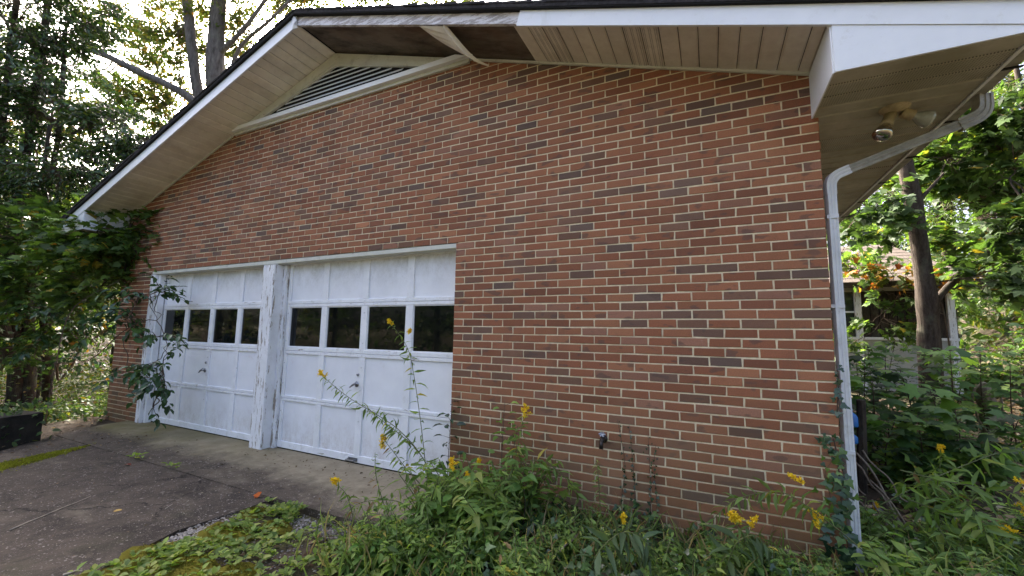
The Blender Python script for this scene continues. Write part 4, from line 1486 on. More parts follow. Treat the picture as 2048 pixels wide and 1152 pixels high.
def filler_trees():
    """woodland trees: four kinds, copied round the clearing"""
    protos = []
    for i, (pal, lf, h) in enumerate(((G_MID, 0.17, 8.5), (G_YEL, 0.16, 9.5), (G_DARK, 0.15, 7.5))):
        t = Tree('woodland_tree', 'leafy woodland tree', 'tree', (0, 0, 0), 'bark_brown', 'leaf', 'diamond', 60 + i, 'woodland trees round the clearing')
        t.trunk([(0, 0, -0.3), (0.1, 0, 2), (0, 0.15, 4.5), (0.2, 0, h)], 0.17, 0.05, 8)
        for (x, y, z, r, rz, n) in ((0, 0, h * .9, 1.5, 1.2, 70), (1.1, 0.3, h * .68, 1.5, 1.0, 70), (-1.1, -0.4, h * .62, 1.6, 1.0, 75), (0.1, 1.2, h * .5, 1.5, 0.9, 60), (0.3, -1.1, h * .42, 1.5, 0.8, 60), (-0.8, 0.8, h * .78, 1.4, 0.9, 50), (0.4, 0, h * .26, 1.2, 0.7, 30)):
            t.mass((x, y, z), r, r, rz, n, pal, leaf=lf, asp=0.5, twig=0.75, per=14, limbs=4, droop=0.2, flat=0.7)
        protos.append(t.done())
    spots = []
    rng = np.random.default_rng(5)
    # (x, y, kind, scale, label)
    L = [(-11.5, -1.2, 0, .75), (-12.5, 3.4, 1, .85), (-15.5, 1.0, 1, .95), (-14, 6.5, 0, 1.0), (-18, 5, 2, 1.0), (-17, -3.5, 0, 1.0), (-13.0, -5.0, 2, .95), (-19, 11, 1, 1.1), (-10, 11, 0, 1.0), (-13, 15, 1, 1.1),
         (10.5, 13, 0, 1.0), (8.5, 17, 2, 1.0), (13.5, 11, 0, .95), (12.5, 16.5, 1, 1.0), (15.5, 8.0, 2, .9), (5.0, 17, 0, 1.05), (10.8, 8.6, 0, .62), (17.5, 13, 0, 1.1), (1.5, 20, 1, 1.1), (-5, 21, 1, 1.1),
         (-12.0, 0.8, 2, .62), (-13.2, -1.8, 1, .85), (-11.2, 4.2, 0, .7), (-14.5, 3.2, 2, .95), (-16.5, 8.5, 0, 1.05), (-15.0, -6.5, 1, .9), (11.2, 10.2, 0, .7), (9.4, 11.8, 2, .6), (12.8, 8.2, 1, .6), (8.8, 14.2, 0, .9), (-9, -12, 2, 1.0), (-14, -10.5, 0, 1.0), (-4, -16, 0, 1.1), (3, -17.5, 2, 1.1), (9, -15, 0, 1.1), (-19, -8, 1, 1.1), (14, -9, 0, 1.0)]
    groups = {}
    for n, (x, y, kd, sc) in enumerate(L):
        z = float(gz(x, y))
        u_ = project((x, y, z + 3))
        if u_[2] > 0 and 420 < u_[0] < 1600:
            continue            # wholly behind the building
        if u_[2] > 0:
            where = 'left of the slab' if u_[0] < 110 else ('left of the brick corner' if u_[0] < 420 else ('behind the shed' if u_[0] < 1840 else ('on the slope right of the shed' if u_[0] < 2048 else 'past the right end of the slope')))
        else:
            where = 'facing the garage doors'
        r = copy_tree(protos[kd], (x, y, z), rng.uniform(0, 6.28), sc, '')
        groups.setdefault((('mid green', 'yellowing', 'dark green')[kd], where), []).append((u_[2] if u_[2] > 0 else x, r))
    od = ('nearest', 'second nearest', 'third nearest', 'fourth nearest', 'fifth nearest', 'sixth nearest')
    ow = ('westmost', 'second from the west', 'third from the west', 'fourth from the west', 'fifth from the west')
    for (nm, where), lst in groups.items():
        lst.sort(key=lambda t: t[0])
        for q, (_, r) in enumerate(lst):
            o_ = (ow if where.startswith('facing') else od)[min(q, 4)]
            r['label'] = (nm + ' woodland tree ' + where) if len(lst) == 1 else (o_ + ' of the ' + nm + ' woodland trees ' + where)
    for p_ in protos:
        def rm(o):
            for c in list(o.children):
                rm(c)
            bpy.data.objects.remove(o)
        rm(p_)


filler_trees()


def woodland():
    """the far wood that closes every view: one mass of leaves with gaps at the top"""
    rng = np.random.default_rng(9)
    n = 56000
    a = rng.uniform(0, 2 * np.pi, n)
    r = rng.uniform(20, 31, n)
    x, y = r * np.cos(a), r * np.sin(a)
    top = 6.2 + 1.8 * (np.cos(a - 2.9) > .55) + 2.2 * np.sin(a * 5 + 1) + 1.5 * np.sin(a * 11) + 0.8 * np.sin(a * 23)
    lo = np.where(y < -2, 1.0, 0.82)
    z = gz(x, y) + top * lo * rng.uniform(0.0, 1, n) ** 0.85
    keep = np.sin(x * 1.1 + z * 0.9) + np.cos(y * 1.3 - z * 0.7) + np.sin((x + y) * 0.6 + z * 1.3) > -1.0
    x, y, z = x[keep], y[keep], z[keep]
    n = len(x)
    L = Leaves('diamond')
    d = unit(rng.normal(0, 1, (n, 3)) - [0, 0, 0.4])
    u = unit(rng.normal(0, 0.8, (n, 3)) + [0, 0, 1])
    l = rng.uniform(0.25, 0.55, n)
    L.add(np.stack([x, y, z], 1), d, u, l, l * 0.6, pick_cols(n, G_MID + [(0.09, 0.10, 0.02, 2), (0.026, 0.045, 0.014, 4)], 0.2, rng))
    o = L.build('woodland', M['leaf'])
    tag(o, 'far leafy woodland closing the view round the clearing', 'woodland', kind='stuff')
    # low undergrowth: left of the slab, and round the shed
    L = Leaves('oval')

    def patch(cx, cy, rx, ry, n, h, lf, pal):
        q = unit(rng.standard_normal((n, 2))) * np.sqrt(rng.uniform(0, 1, (n, 1)))
        xx, yy = cx + q[:, 0] * rx, cy + q[:, 1] * ry
        hh = h * (0.55 + 0.45 * np.sin(xx * 2.3 + yy * 1.1) * np.cos(yy * 1.9))
        zz = gz(xx, yy) + np.abs(hh) * rng.uniform(0, 1, n) ** 0.6 + 0.02
        out = (xx < -5.9) | (xx > 3.2) | (yy < -3.0) | (yy > 9.8)
        xx, yy, zz = xx[out], yy[out], zz[out]
        k = len(xx)
        l = lf * rng.uniform(0.6, 1.3, k)
        L.add(np.stack([xx, yy, zz], 1), unit(rng.normal(0, 1, (k, 3)) * [1, 1, .5]), unit(rng.normal(0, .45, (k, 3)) + [0, 0, 1]), l, l * 0.62, pick_cols(k, pal, 0.2, rng))
    patch(-8.6, 0.6, 2.6, 2.2, 5200, 0.42, 0.07, G_MID)
    patch(-11.5, 1.5, 3.5, 4.0, 6500, 1.3, 0.09, G_MID + G_YEL)
    patch(-10, -3.0, 3.5, 2.2, 3800, 0.8, 0.09, G_MID)
    patch(-15, 3, 4, 7, 5000, 1.7, 0.13, G_YEL + G_MID)
    patch(9.3, 7.4, 1.4, 1.2, 1600, 0.35, 0.08, G_MID)
    patch(10.5, 11.5, 4, 3.0, 4500, 1.5, 0.12, G_MID)
    patch(7.6, 10.8, 0.7, 1.6, 900, 0.9, 0.10, G_MID)
    patch(3.9, 9.2, 0.6, 1.4, 600, 0.8, 0.10, G_MID)
    patch(13.5, 7, 3, 4, 3000, 1.2, 0.13, G_MID)
    patch(11.0, 9.5, 1.8, 2.2, 2600, 0.9, 0.10, G_MID)
    patch(9.0, 9.6, 1.2, 1.4, 1700, 0.4, 0.08, G_MID)
    o = L.build('undergrowth', M['leaf'])
    tag(o, 'low leafy undergrowth on the forest floor', 'undergrowth', kind='stuff')


woodland()

# ------------------------------------------------------------------ small ground things
def mossbed():
    rng = np.random.default_rng(15)
    # bed sheet of dark soil and grit right of the drive
    n = 60
    xs = np.linspace(-1.25, 4.2, n)
    ys = np.linspace(-3.4, 0.0, n)
    X, Y = np.meshgrid(xs, ys, indexing='ij')
    Z = ZG - 0.022 + 0.016 * np.sin(X * 4.1 + 1) * np.cos(Y * 5.3) + 0.04 * sm(X, 0.2, 1.6) + 0.010 * np.sin(X * 13) * np.sin(Y * 11 + 2)
    xe = np.interp(Y, [-3.5, -2.05, -1.5, -1.22, -0.858], [-0.85, -1.02, -1.21, -1.17, -1.14])
    Z = np.where(X < xe - 0.02, ZG - 0.06, np.where(X < xe + 0.12, np.minimum(Z, ZG - 0.012), Z))
    # keep the bed under the apron
    Z = np.where((Y > -0.9) & (X < 0.40), ZG - 0.06, Z)
    v = np.stack([X, Y, Z], -1).reshape(-1, 3)
    f = [(i * n + j, (i + 1) * n + j, (i + 1) * n + j + 1, i * n + j + 1) for i in range(n - 1) for j in range(n - 1)]
    o = MB().add(v, f).build('weed_bed', M['soil'], smooth=True)
    tag(o, 'dark soil bed along the brick wall', kind='structure')

    def bed_z(x, y):
        return ZG - 0.022 + 0.016 * np.sin(x * 4.1 + 1) * np.cos(y * 5.3) + 0.04 * sm(np.asarray(x), 0.2, 1.6) + 0.010 * np.sin(np.asarray(x) * 13) * np.sin(np.asarray(y) * 11 + 2)
    # moss cushions: tufts of short fronds over low mounds
    T = Leaves('diamond')
    mb = MB()
    spots = [(-0.93, -1.35, .24, .16), (-1.0, -1.75, .26, .2), (-0.65, -1.72, .26, .16), (-0.45, -1.95, .3, .2), (-0.9, -2.1, .3, .25), (-0.15, -1.75, .16, .12), (-1.05, -1.08, .12, .10), (-0.72, -1.12, .14, .08), (-0.35, -1.62, .14, .10), (-0.5, -2.3, .35, .2)]
    for (cx, cy, rx, ry) in spots:
        k = 14
        prof = [(1.0, 0.0), (0.85, 0.018), (0.6, 0.030), (0.3, 0.036), (0.0, 0.037)]
        vs, ff = [], []
        zz = float(bed_z(cx, cy)) - 0.004
        ph = rng.uniform(0.75, 1.2, k)
        for (r_, h_) in prof:
            for j in range(k):
                a = 2 * np.pi * j / k
                vs.append((cx + rx * r_ * ph[j] * np.cos(a), cy + ry * r_ * ph[j] * np.sin(a), zz + h_))
        for i in range(len(prof) - 1):
            for j in range(k):
                ff.append((i * k + j, i * k + (j + 1) % k, (i + 1) * k + (j + 1) % k, (i + 1) * k + j))
        mb.add(vs, ff, col=(0.16, 0.145, 0.022))
        m_ = 900
        q = rng.standard_normal((m_, 2)) * 0.48
        rr = np.linalg.norm(q, axis=1)
        q = q[rr < 1.05]
        rr = rr[rr < 1.05]
        x, y = cx + q[:, 0] * rx, cy + q[:, 1] * ry
        z = zz + 0.036 * np.cos(np.minimum(rr, 1) * 1.45)
        c = pick_cols(len(x), [(0.23, 0.21, 0.03, 3), (0.15, 0.135, 0.02, 3), (0.26, 0.27, 0.04, 1.5), (0.16, 0.09, 0.02, 1)], 0.2, rng)
        T.add(np.stack([x, y, z], 1), unit(rng.normal(0, .6, (len(x), 3)) + [0, 0, 1]), unit(rng.normal(0, 1, (len(x), 3))), rng.uniform(.008, .018, len(x)), 0.006, c)
    # bright moss strip on the left of the drive, following the low spot
    p0, p1 = at_z(-60, 948, ZG), at_z(140, 900, ZG)
    dv = unit(p1[:2] - p0[:2])
    nv = np.array([-dv[1], dv[0]])
    LL = np.linalg.norm(p1[:2] - p0[:2])
    ns = 40
    rows = []
    for i in range(ns + 1):
        t = i / ns
        wd = 0.13 * (1 - 0.72 * t) * min(1, (1 - t) * 6 + .05)
        jl, jr = rng.uniform(.7, 1.25), rng.uniform(.7, 1.25)
        c = p0[:2] + dv * LL * t
        for q_, h_ in ((-wd * jl, -.004), (-wd * .5, .009), (0, .012), (wd * .5, .009), (wd * jr, -.004)):
            rows.append((*(c + nv * q_), ZG - .006 + h_ * (.6 + .4 * rng.random())))
    pad = MB().add(rows, [(i * 5 + j, i * 5 + j + 1, (i + 1) * 5 + j + 1, (i + 1) * 5 + j) for i in range(ns) for j in range(4)])
    pad.c = [tuple(x) for x in pick_cols(len(pad.f), [(0.44, 0.46, 0.04, 3), (0.38, 0.41, 0.04, 3), (0.22, 0.24, 0.03, 1)], .1, rng)]
    tag(pad.build('moss_strip', M['moss'], smooth=True), 'bright yellow green moss strip along the left of the drive', 'moss', kind='stuff')
    for i in range(30):
        t = rng.uniform(0, 1)
        c = p0[:2] * (1 - t) + p1[:2] * t
        wd = 0.20 * (1 - 0.7 * t)
        m_ = 500
        q = rng.standard_normal((m_, 2)) * [0.10, wd * 0.42]
        dv = unit(p1[:2] - p0[:2])
        xy = c + q[:, :1] * dv + q[:, 1:] * np.array([-dv[1], dv[0]])
        z = np.full(m_, ZG - 0.004) + rng.uniform(0, .008, m_)
        cc = pick_cols(m_, [(0.34, 0.36, 0.03, 3), (0.27, 0.29, 0.025, 2), (0.17, 0.17, 0.02, 1)], 0.15, rng)
        T.add(np.column_stack([xy, z]), unit(rng.normal(0, 1, (m_, 3)) * [1, 1, .35] + [0, 0, .3]), unit(rng.normal(0, 1, (m_, 3))), rng.uniform(.010, .022, m_), 0.008, cc)
    o = T.build('moss', M['moss'])
    tag(o, 'yellow green moss growing on the drive and the weedy bed', 'moss', kind='stuff')
    o = mb.build('moss_cushions', M['moss'], smooth=True)
    tag(o, 'olive moss cushions beside the driveway', 'moss', kind='stuff')

    # gravel
    mb = MB()
    base = [(1, 0, 0), (-1, 0, 0), (0, 1, 0), (0, -1, 0), (0, 0, .7), (0, 0, -.7)]
    bf = [(0, 2, 4), (2, 1, 4), (1, 3, 4), (3, 0, 4), (2, 0, 5), (1, 2, 5), (3, 1, 5), (0, 3, 5)]

    def stones(cx, cy, rx, ry, n, s0, s1, pal, z0=None):
        cs = pick_cols(n, pal, 0.15, rng)
        for i in range(n):
            x, y = cx + rng.normal(0, .5) * rx, cy + rng.normal(0, .5) * ry
            z = float(bed_z(x, y)) if z0 is None else z0
            s = rng.uniform(s0, s1)
            an = rng.uniform(0, 6.28)
            R = np.array([[np.cos(an), -np.sin(an), 0], [np.sin(an), np.cos(an), 0], [0, 0, 1]])
            v = (np.array(base) * (1 + rng.normal(0, .18, (6, 3)))) * [s, s * rng.uniform(.5, .9), s * rng.uniform(.4, .8)]
            mb.add(v @ R.T + [x, y, z + s * 0.2], bf, col=cs[i])
    grey = [(0.30, 0.28, 0.26, 3), (0.40, 0.38, 0.35, 1), (0.15, 0.13, 0.12, 2), (0.24, 0.19, 0.16, 1)]
    stones(-0.55, -1.02, .45, .10, 420, .005, .014, grey)
    stones(-0.25, -0.98, .40, .10, 420, .005, .014, grey)
    stones(-1.09, -1.43, .11, .36, 460, .006, .016, [(0.5, 0.45, 0.38, 3), (0.36, 0.32, 0.28, 2)])
    stones(-0.55, -1.55, .5, .5, 500, .004, .012, grey)
    stones(0.0, -1.6, .7, .5, 400, .004, .012, grey)
    stones(-1.4, -1.3, .5, .4, 260, .003, .008, grey, ZG - 0.006)
    stones(-2.4, -1.6, 1.8, .7, 420, .002, .006, grey, ZG - 0.006)
    o = mb.build('gravel', M['stone'])
    tag(o, 'loose grey gravel and grit along the driveway edge', 'gravel', kind='stuff')
    for (u, v, s, lab) in ((548, 1050, .05, 'flat pale stone lying among the small weeds'),):
        p = at_z(u, v, ZG)
        mb2 = MB()
        k = 9
        ang = np.linspace(0, 2 * np.pi, k, endpoint=False)
        ph = rng.uniform(.8, 1.15, k)
        zs = float(bed_z(p[0], p[1])) + .012
        ca, sa = np.cos(.9), np.sin(.9)
        lo = [(p[0] + .10 * c_ * np.cos(a) * ca - .040 * c_ * np.sin(a) * sa, p[1] + .10 * c_ * np.cos(a) * sa + .040 * c_ * np.sin(a) * ca, zs - 0.03) for a, c_ in zip(ang, ph)]
        hi = [(p[0] + .092 * c_ * np.cos(a) * ca - .034 * c_ * np.sin(a) * sa, p[1] + .092 * c_ * np.cos(a) * sa + .034 * c_ * np.sin(a) * ca, zs + rng.uniform(-.003, .004)) for a, c_ in zip(ang, ph)]
        mb2.add(lo + hi, [tuple(range(k, 2 * k))] + [(i, (i + 1) % k, (i + 1) % k + k, i + k) for i in range(k)], col=(0.33, 0.29, 0.235))
        tag(mb2.build('stone', M['stone']), lab, 'stone')

    # ground cover: small rosettes of round leaves
    L = Leaves('oval')

    def cover(n, fn, lf, pal, hmax=0.05):
        for i in range(n):
            x, y = fn()
            if y > -0.87 and x < 0.36:
                continue
            if (x < -0.98 and -1.65 < y < -1.2) or (-.66 < x < -.12 and y > -1.10 and rng.random() < .8):
                continue
            z = float(bed_z(x, y))
            k = rng.integers(3, 7)
            a0 = rng.uniform(0, 6.28)
            a = a0 + np.arange(k) * 2.4
            d = np.stack([np.cos(a), np.sin(a), rng.uniform(0.1, 0.9, k)], 1)
            h = rng.uniform(0.008, hmax)
            l = lf * rng.uniform(.45, 1.45, k)
            p = np.stack([x + 0.006 * np.cos(a), y + 0.006 * np.sin(a), np.full(k, z + h)], 1)
            L.add(p, unit(d), unit(np.array([0, 0, 1.0]) + rng.normal(0, .25, (k, 3))), l, l * .76, pick_cols(k, pal, 0.16, rng))
    lime = [(0.22, 0.29, 0.06, 4), (0.16, 0.24, 0.045, 4), (0.30, 0.33, 0.09, 2), (0.10, 0.17, 0.035, 2)]
    cover(520, lambda: (-1.12 + abs(rng.normal(0, .62)) + .12 * rng.random(), rng.uniform(-2.3, -0.95)), .037, lime)
    cover(330, lambda: (rng.uniform(-0.1, 0.6), rng.uniform(-2.0, -1.05)), .036, lime)
    cover(70, lambda: (rng.normal(-0.80, .10), rng.normal(-0.96, .04)), .034, lime, .07)
    cover(60, lambda: (rng.uniform(-0.5, 0.35), rng.normal(-0.94, .04)), .030, lime, .05)
    o = L.build('ground_cover', M['leaf_soft'])
    G = Leaves('lance')
    gp = [(0.16, 0.23, 0.06, 3), (0.22, 0.26, 0.08, 2), (0.36, 0.29, 0.16, 2), (0.26, 0.19, 0.11, 1)]
    for (n_, xa, xb, ya, yb) in ((420, .2, 1.5, -1.35, -.2), (380, 1.4, 3.2, -.9, -.1), (300, 3.0, 4.2, -.4, 1.0), (60, -.2, .3, -1.5, -.95)):
        x, y = rng.uniform(xa, xb, n_), rng.uniform(ya, yb, n_)
        ok = ~((y > -.87) & (x < .36))
        x, y = x[ok], y[ok]
        n_ = len(x)
        G.add(np.stack([x, y, np.where((x < 4.1) & (y < 0), bed_z(x, y), gz(x, y))], 1), unit(rng.normal(0, .55, (n_, 3)) * [1, 1, .3] + [0, 0, 1]), unit(rng.normal(0, 1, (n_, 3)) * [1, 1, .2]), rng.uniform(.10, .30, n_), rng.uniform(.006, .012, n_), pick_cols(n_, gp, .15, rng))
    tag(G.build('grass', M['leaf_soft']), 'thin green and straw coloured grass blades among the weeds', 'grass', kind='stuff')
    tag(o, 'small pale green leafy weeds carpeting the bed beside the drive', 'weeds', kind='stuff')

    # dark ivy and low leaves over the bed at the foot of the wall
    L = Leaves('ivy')
    dk = [(0.034, 0.070, 0.024, 4), (0.055, 0.108, 0.034, 3), (0.10, 0.17, 0.045, 1.5)]

    def ivy(n, x0, x1, y0, y1, h, lf, pal):
        x = rng.uniform(x0, x1, n)
        y = rng.uniform(y0, y1, n)
        z = bed_z(x, y) + h * rng.uniform(0, 1, n) ** 0.7 * (0.5 + 0.5 * np.sin(x * 5 + y * 3) ** 2)
        l = lf * rng.uniform(.6, 1.2, n)
        a = rng.uniform(0, 6.28, n)
        L.add(np.stack([x, y, z], 1), unit(np.stack([np.cos(a), np.sin(a), rng.uniform(-.7, .2, n)], 1)), unit(rng.normal(0, .45, (n, 3)) + [0, -.25, 1]), l, l * .95, pick_cols(n, pal, .18, rng))
    ivy(950, 0.9, 3.2, -0.55, -0.03, .16, .055, dk)
    ivy(650, 0.7, 3.0, -1.1, -0.5, .20, .055, dk)
    ivy(500, 0.4, 1.2, -0.75, -0.1, .14, .05, dk)
    ivy(500, 2.9, 4.2, -0.6, 1.2, .16, .055, dk)
    o = L.build('ivy_cover', M['leaf_glossy'])
    tag(o, 'dark ivy spreading over the soil at the foot of the wall', 'ivy', kind='stuff')

    # dead leaves: litter on the slope, the bed and the slab
    L = Leaves('oval')
    tan = [(0.26, 0.18, 0.11, 4), (0.36, 0.27, 0.18, 3), (0.16, 0.10, 0.06, 3), (0.45, 0.36, 0.26, 1)]

    def litter(n, xs, ys, lf, zf, pal=tan, curl=.5):
        x = rng.uniform(*xs, n)
        y = rng.uniform(*ys, n)
        z = zf(x, y) + rng.uniform(.002, .02, n)
        a = rng.uniform(0, 6.28, n)
        l = lf * rng.uniform(.5, 1.2, n)
        L.add(np.stack([x, y, z], 1), unit(np.stack([np.cos(a), np.sin(a), rng.normal(0, .25, n)], 1)), unit(rng.normal(0, curl * .7, (n, 3)) + [0, 0, 1]), l, l * .6, pick_cols(n, pal, .2, rng))
    litter(7000, (6.0, 12.0), (5.0, 12.0), .12, gz)
    litter(2600, (3.2, 6.6), (1.2, 7.0), .10, gz)
    litter(1500, (-13, -5.9), (-4, 4), .09, gz)
    litter(420, (-0.2, 3.0), (-1.6, -0.05), .06, bed_z, [(0.10, 0.06, 0.035, 3), (0.17, 0.11, 0.07, 2)])
    litter(150, (-1.0, 0.3), (-2.2, -0.95), .045, bed_z, [(0.10, 0.06, 0.045, 3), (0.22, 0.15, 0.10, 2)])
    flat = lambda x, y: np.full_like(x, ZG - 0.001)
    litter(90, (-5.3, 0.2), (-0.8, 0.06), .028, flat, [(0.10, 0.06, 0.035, 3), (0.17, 0.12, 0.08, 1)])
    litter(60, (-2.6, 0.1), (-0.25, 0.08), .03, flat, [(0.09, 0.055, 0.03, 3)])
    litter(150, (-4.6, -1.2), (-2.3, -0.9), .018, lambda x, y: np.full_like(x, ZG - 0.008), [(0.30, 0.25, 0.2, 3), (0.17, 0.12, 0.08, 2)])
    litter(120, (-5.7, -4.2), (-1.5, -0.4), .035, flat, [(0.10, 0.06, 0.035, 3), (0.2, 0.14, 0.08, 1)])
    o = L.build('leaf_litter', M['dry_leaf'])
    tag(o, 'dry brown leaf litter over the slope and the bed', 'leaves', kind='stuff')
    return bed_z


bed_z = mossbed()


def single_leaf(name, label, cat, shape, p, d, l, w_, col, mat, up=(0, 0, 1)):
    L = Leaves(shape)
    L.add(np.array([[0, 0, 0]]), unit(np.array(d, float)), unit(np.array(up, float)), l, w_, np.array(col))
    o = link(name, L.mesh(name, M[mat]), loc=p)
    o.color = (0, 0, 0, 1)
    tag(o, label, cat)
    return o


single_leaf('fallen_leaf', 'curled orange fallen leaf at the joint between apron and drive', 'leaf', 'maple', at_z(520, 989, ZG + 0.022), (-1, -.2, -0.15), .075, .06, (0.42, 0.10, 0.02), 'dry_leaf', (0.3, -0.5, .8))
single_leaf('fallen_leaf', 'small pale yellow lobed leaf lying on the dark driveway', 'leaf', 'maple', at_z(236, 1022, ZG - 0.002), (-1, .3, .05), .055, .05, (0.55, 0.36, 0.12), 'dry_leaf')
single_leaf('fallen_leaf', 'dark red leaf beside the larger weed in the slab joint', 'leaf', 'oval', at_z(262, 930, ZG + 0.004), (-1, -.4, .1), .075, .05, (0.14, 0.035, 0.02), 'dry_leaf')
single_leaf('fallen_leaf', 'dark purple brown leaf among the pale green weeds', 'leaf', 'oval', at_z(560, 1130, ZG + 0.01), (1, .4, .1), .11, .07, (0.06, 0.035, 0.04), 'dry_leaf')
single_leaf('fallen_leaf', 'maroon leaf lying on weeds near the apron corner', 'leaf', 'oval', at_z(560, 1014, ZG + 0.01), (1, .1, .1), .065, .045, (0.11, 0.03, 0.03), 'dry_leaf')


def twigs():
    rng = np.random.default_rng(4)
    tw = [((20, 1060), (182, 992), .004, 'long pale twig lying across the dark driveway'), ((126, 1150), (158, 1140), .006, 'short pale stick at the lower edge of the driveway'),
          ((330, 1018), (345, 1008), .003, 'tiny twig on the driveway near its middle')]
    for (a, b, r_, lab) in tw:
        pa, pb = at_z(*a, ZG + .001), at_z(*b, ZG + .001)
        path = branch_path(pa, pb, rng, 0.0, 6, 0.02)
        path[:, 2] = ZG + .001
        o = MB().tube(path, np.linspace(r_, r_ * .5, len(path)), 6).build('twig', M['pale_twig'], smooth=True)
        tag(o, lab, 'twig')
    # leaning dead stems by the downspout
    dead = [((1700, 985), (1770, 1060), 2.9), ((1705, 920), (1775, 1010), 3.2), ((1712, 905), (1850, 1110), 3.1), ((1725, 900), (1860, 1060), 3.2), ((1745, 1000), (1800, 1090), 2.9), ((1800, 1060), (1850, 1145), 2.7), ((1690, 935), (1730, 990), 3.3), ((1740, 960), (1830, 1075), 3.0)]
    labs = ['lowest dead stem leaning by the downspout foot', 'thin grey dead stem touching the downspout side', 'thickest brown dead stem slanting down from the downspout', 'long dead stem slanting beside the thick one',
            'short bleached dead stem among the goldenrod', 'broken dead stem near the lower frame edge', 'short dead stem close behind the downspout', 'slim dead stem crossing the dark hollow']
    for i, (a, b, D) in enumerate(dead):
        pa, pb = at_d(*a, D + 0.25), at_d(*b, D - 0.15)
        path = branch_path(pa, pb, rng, 0.02, 6, 0.02)
        o = MB().tube(path, np.linspace(.007, .011 if i == 2 else .005, len(path)), 6).build('dead_stem', M['deadwood'], smooth=True)
        tag(o, labs[i], 'stem', 'dead stems by the downspout')
    pa, pb = at_z(1120, 1102, 0.05), at_y(1168, 1056, -0.45)
    o = MB().tube(branch_path(pa, pb, rng, 0, 5, .01), .005, 6).build('dead_stem', M['deadwood'], smooth=True)
    tag(o, 'single pale dry stem leaning over the dark ivy', 'stem')
    # sticks on the slope
    for i, (u0, v0, u1, v1, D) in enumerate(((1960, 690, 2050, 640, 9), (2000, 640, 2030, 600, 10), (1930, 672, 2010, 690, 8.5), (2010, 720, 2050, 700, 7.5))):
        pa, pb = at_d(u0, v0, D), at_d(u1, v1, D + .3)
        pa[2] = gz(pa[0], pa[1]) + .03
        pb[2] = gz(pb[0], pb[1]) + .08
        o = MB().tube(branch_path(pa, pb, rng, 0.02, 6, .03), .015, 6).build('stick', M['deadwood'], smooth=True)
        tag(o, ('longest bleached stick lying low on the leaf littered slope', 'bleached stick highest on the leaf littered slope', 'nearly level stick on the slope behind the seedlings', 'short stick lowest on the slope at the frame edge')[i], 'stick', 'sticks on the slope')
    # rotten stump with a looping vine
    b = base_of(1972, 900, 5.0)
    t = thing('tree_stump', 'broken pale tree stump wrapped by a looping vine', 'stump', b)
    p = spline([b, P(1978, 850, 5), P(1972, 800, 5), P(1965, 765, 5)], 12)
    MB().tube(p, np.array([.085, .08, .075, .07, .072, .075, .082, .085, .08, .07, .06, .03]) * rng.uniform(.9, 1.1, 12), 10).build('trunk', M['deadwood'], t, smooth=True)
    lp = spline([P(1990, 880, 4.9), P(1960, 845, 4.85), P(1945, 800, 4.85), P(1952, 775, 4.85), P(1975, 768, 4.85), P(2000, 790, 4.9), P(2005, 825, 4.9)], 24)
    MB().tube(lp, .012, 6).build('vine', M['deadwood'], t, smooth=True)
    # mossy block edging at the slab's far left corner
    a = at_z(-40, 906, ZG - .02)
    b_ = at_z(80, 884, ZG - .02)
    dv = unit(b_[:2] - a[:2])
    nv = np.array([-dv[1], dv[0]])
    if nv[0] > 0:
        nv = -nv
    bl = thing('retaining_block', 'dark mossy block wall at the far left slab corner', 'wall', (b_[0], b_[1], ZG - .25))
    for i in range(3):
        p0 = b_[:2] - dv * (0.62 * i)
        p1 = b_[:2] - dv * (0.62 * i + 0.605)
        q0, q1 = p0 + nv * 0.35, p1 + nv * 0.35
        zt = 0.20 - 0.035 * i
        mb = MB().hexa([(*p0, -.5), (*p1, -.5), (*q1, -.5), (*q0, -.5)], [(*p0, zt), (*p1, zt), (*q1, zt), (*q0, zt)])
        mb.build('block', M['block'], bl)
    # creeping growth over the blocks
    L = Leaves('oval')
    k = 520
    tt = rng.uniform(-.1, 1.9, k)
    xy = b_[:2] - dv * tt[:, None] + nv * rng.uniform(-.10, .5, (k, 1))
    dist = (xy - b_[:2]) @ nv
    zz = np.where(dist < 0.02, rng.uniform(ZG, .2, k), .20 - .035 * (tt // .62) + rng.uniform(0, .12, k))
    l = rng.uniform(.04, .09, k)
    L.add(np.column_stack([xy, zz]), unit(rng.normal(0, 1, (k, 3)) - [0, 0, .5]), unit(rng.normal(0, .5, (k, 3)) + [.3, -.3, 1]), l, l * .6, pick_cols(k, G_DARK, .2, rng))
    L.build('creeper', M['leaf'], bl, kind='stuff')
    # post and blue jug half hidden behind the downspout
    b = np.array(at_d(1722, 960, 3.9))
    b[2] = gz(b[0], b[1])
    tp = at_d(1722, 800, 3.9)
    o = MB().tube([b, (b + tp) / 2 + [0.004, 0, 0], tp], [.042, .04, .036], 8).build('wooden_post', M['bark_brown'])
    tag(o, 'short weathered wooden post just behind the downspout', 'post')
    for (v0, v1, lab) in ((822, 852, 'upper blue plastic jug behind the downspout'), (866, 885, 'lower blue plastic jug behind the downspout')):
        p = at_d(1700, (v0 + v1) / 2, 3.85)
        h = (v1 - v0) / FPX * 3.85
        j = thing('plastic_jug', lab, 'jug', p - [0, 0, h * .5])
        MB().rev([(0, 0), (.055, 0), (.06, .01), (.06, h * .6), (.045, h * .8), (.022, h * .92), (.02, h)], p - [0, 0, h * .5], (0, 0, 1), 14).build('body', M['blue'], j, smooth=True)
        MB().rev([(.024, 0), (.024, .018), (0, .02)], p + [0, 0, h * .5], (0, 0, 1), 10).build('cap', M['blue'], j, smooth=True)


twigs()

# ------------------------------------------------------------------ weeds and flowers
LEAFMESH = {}


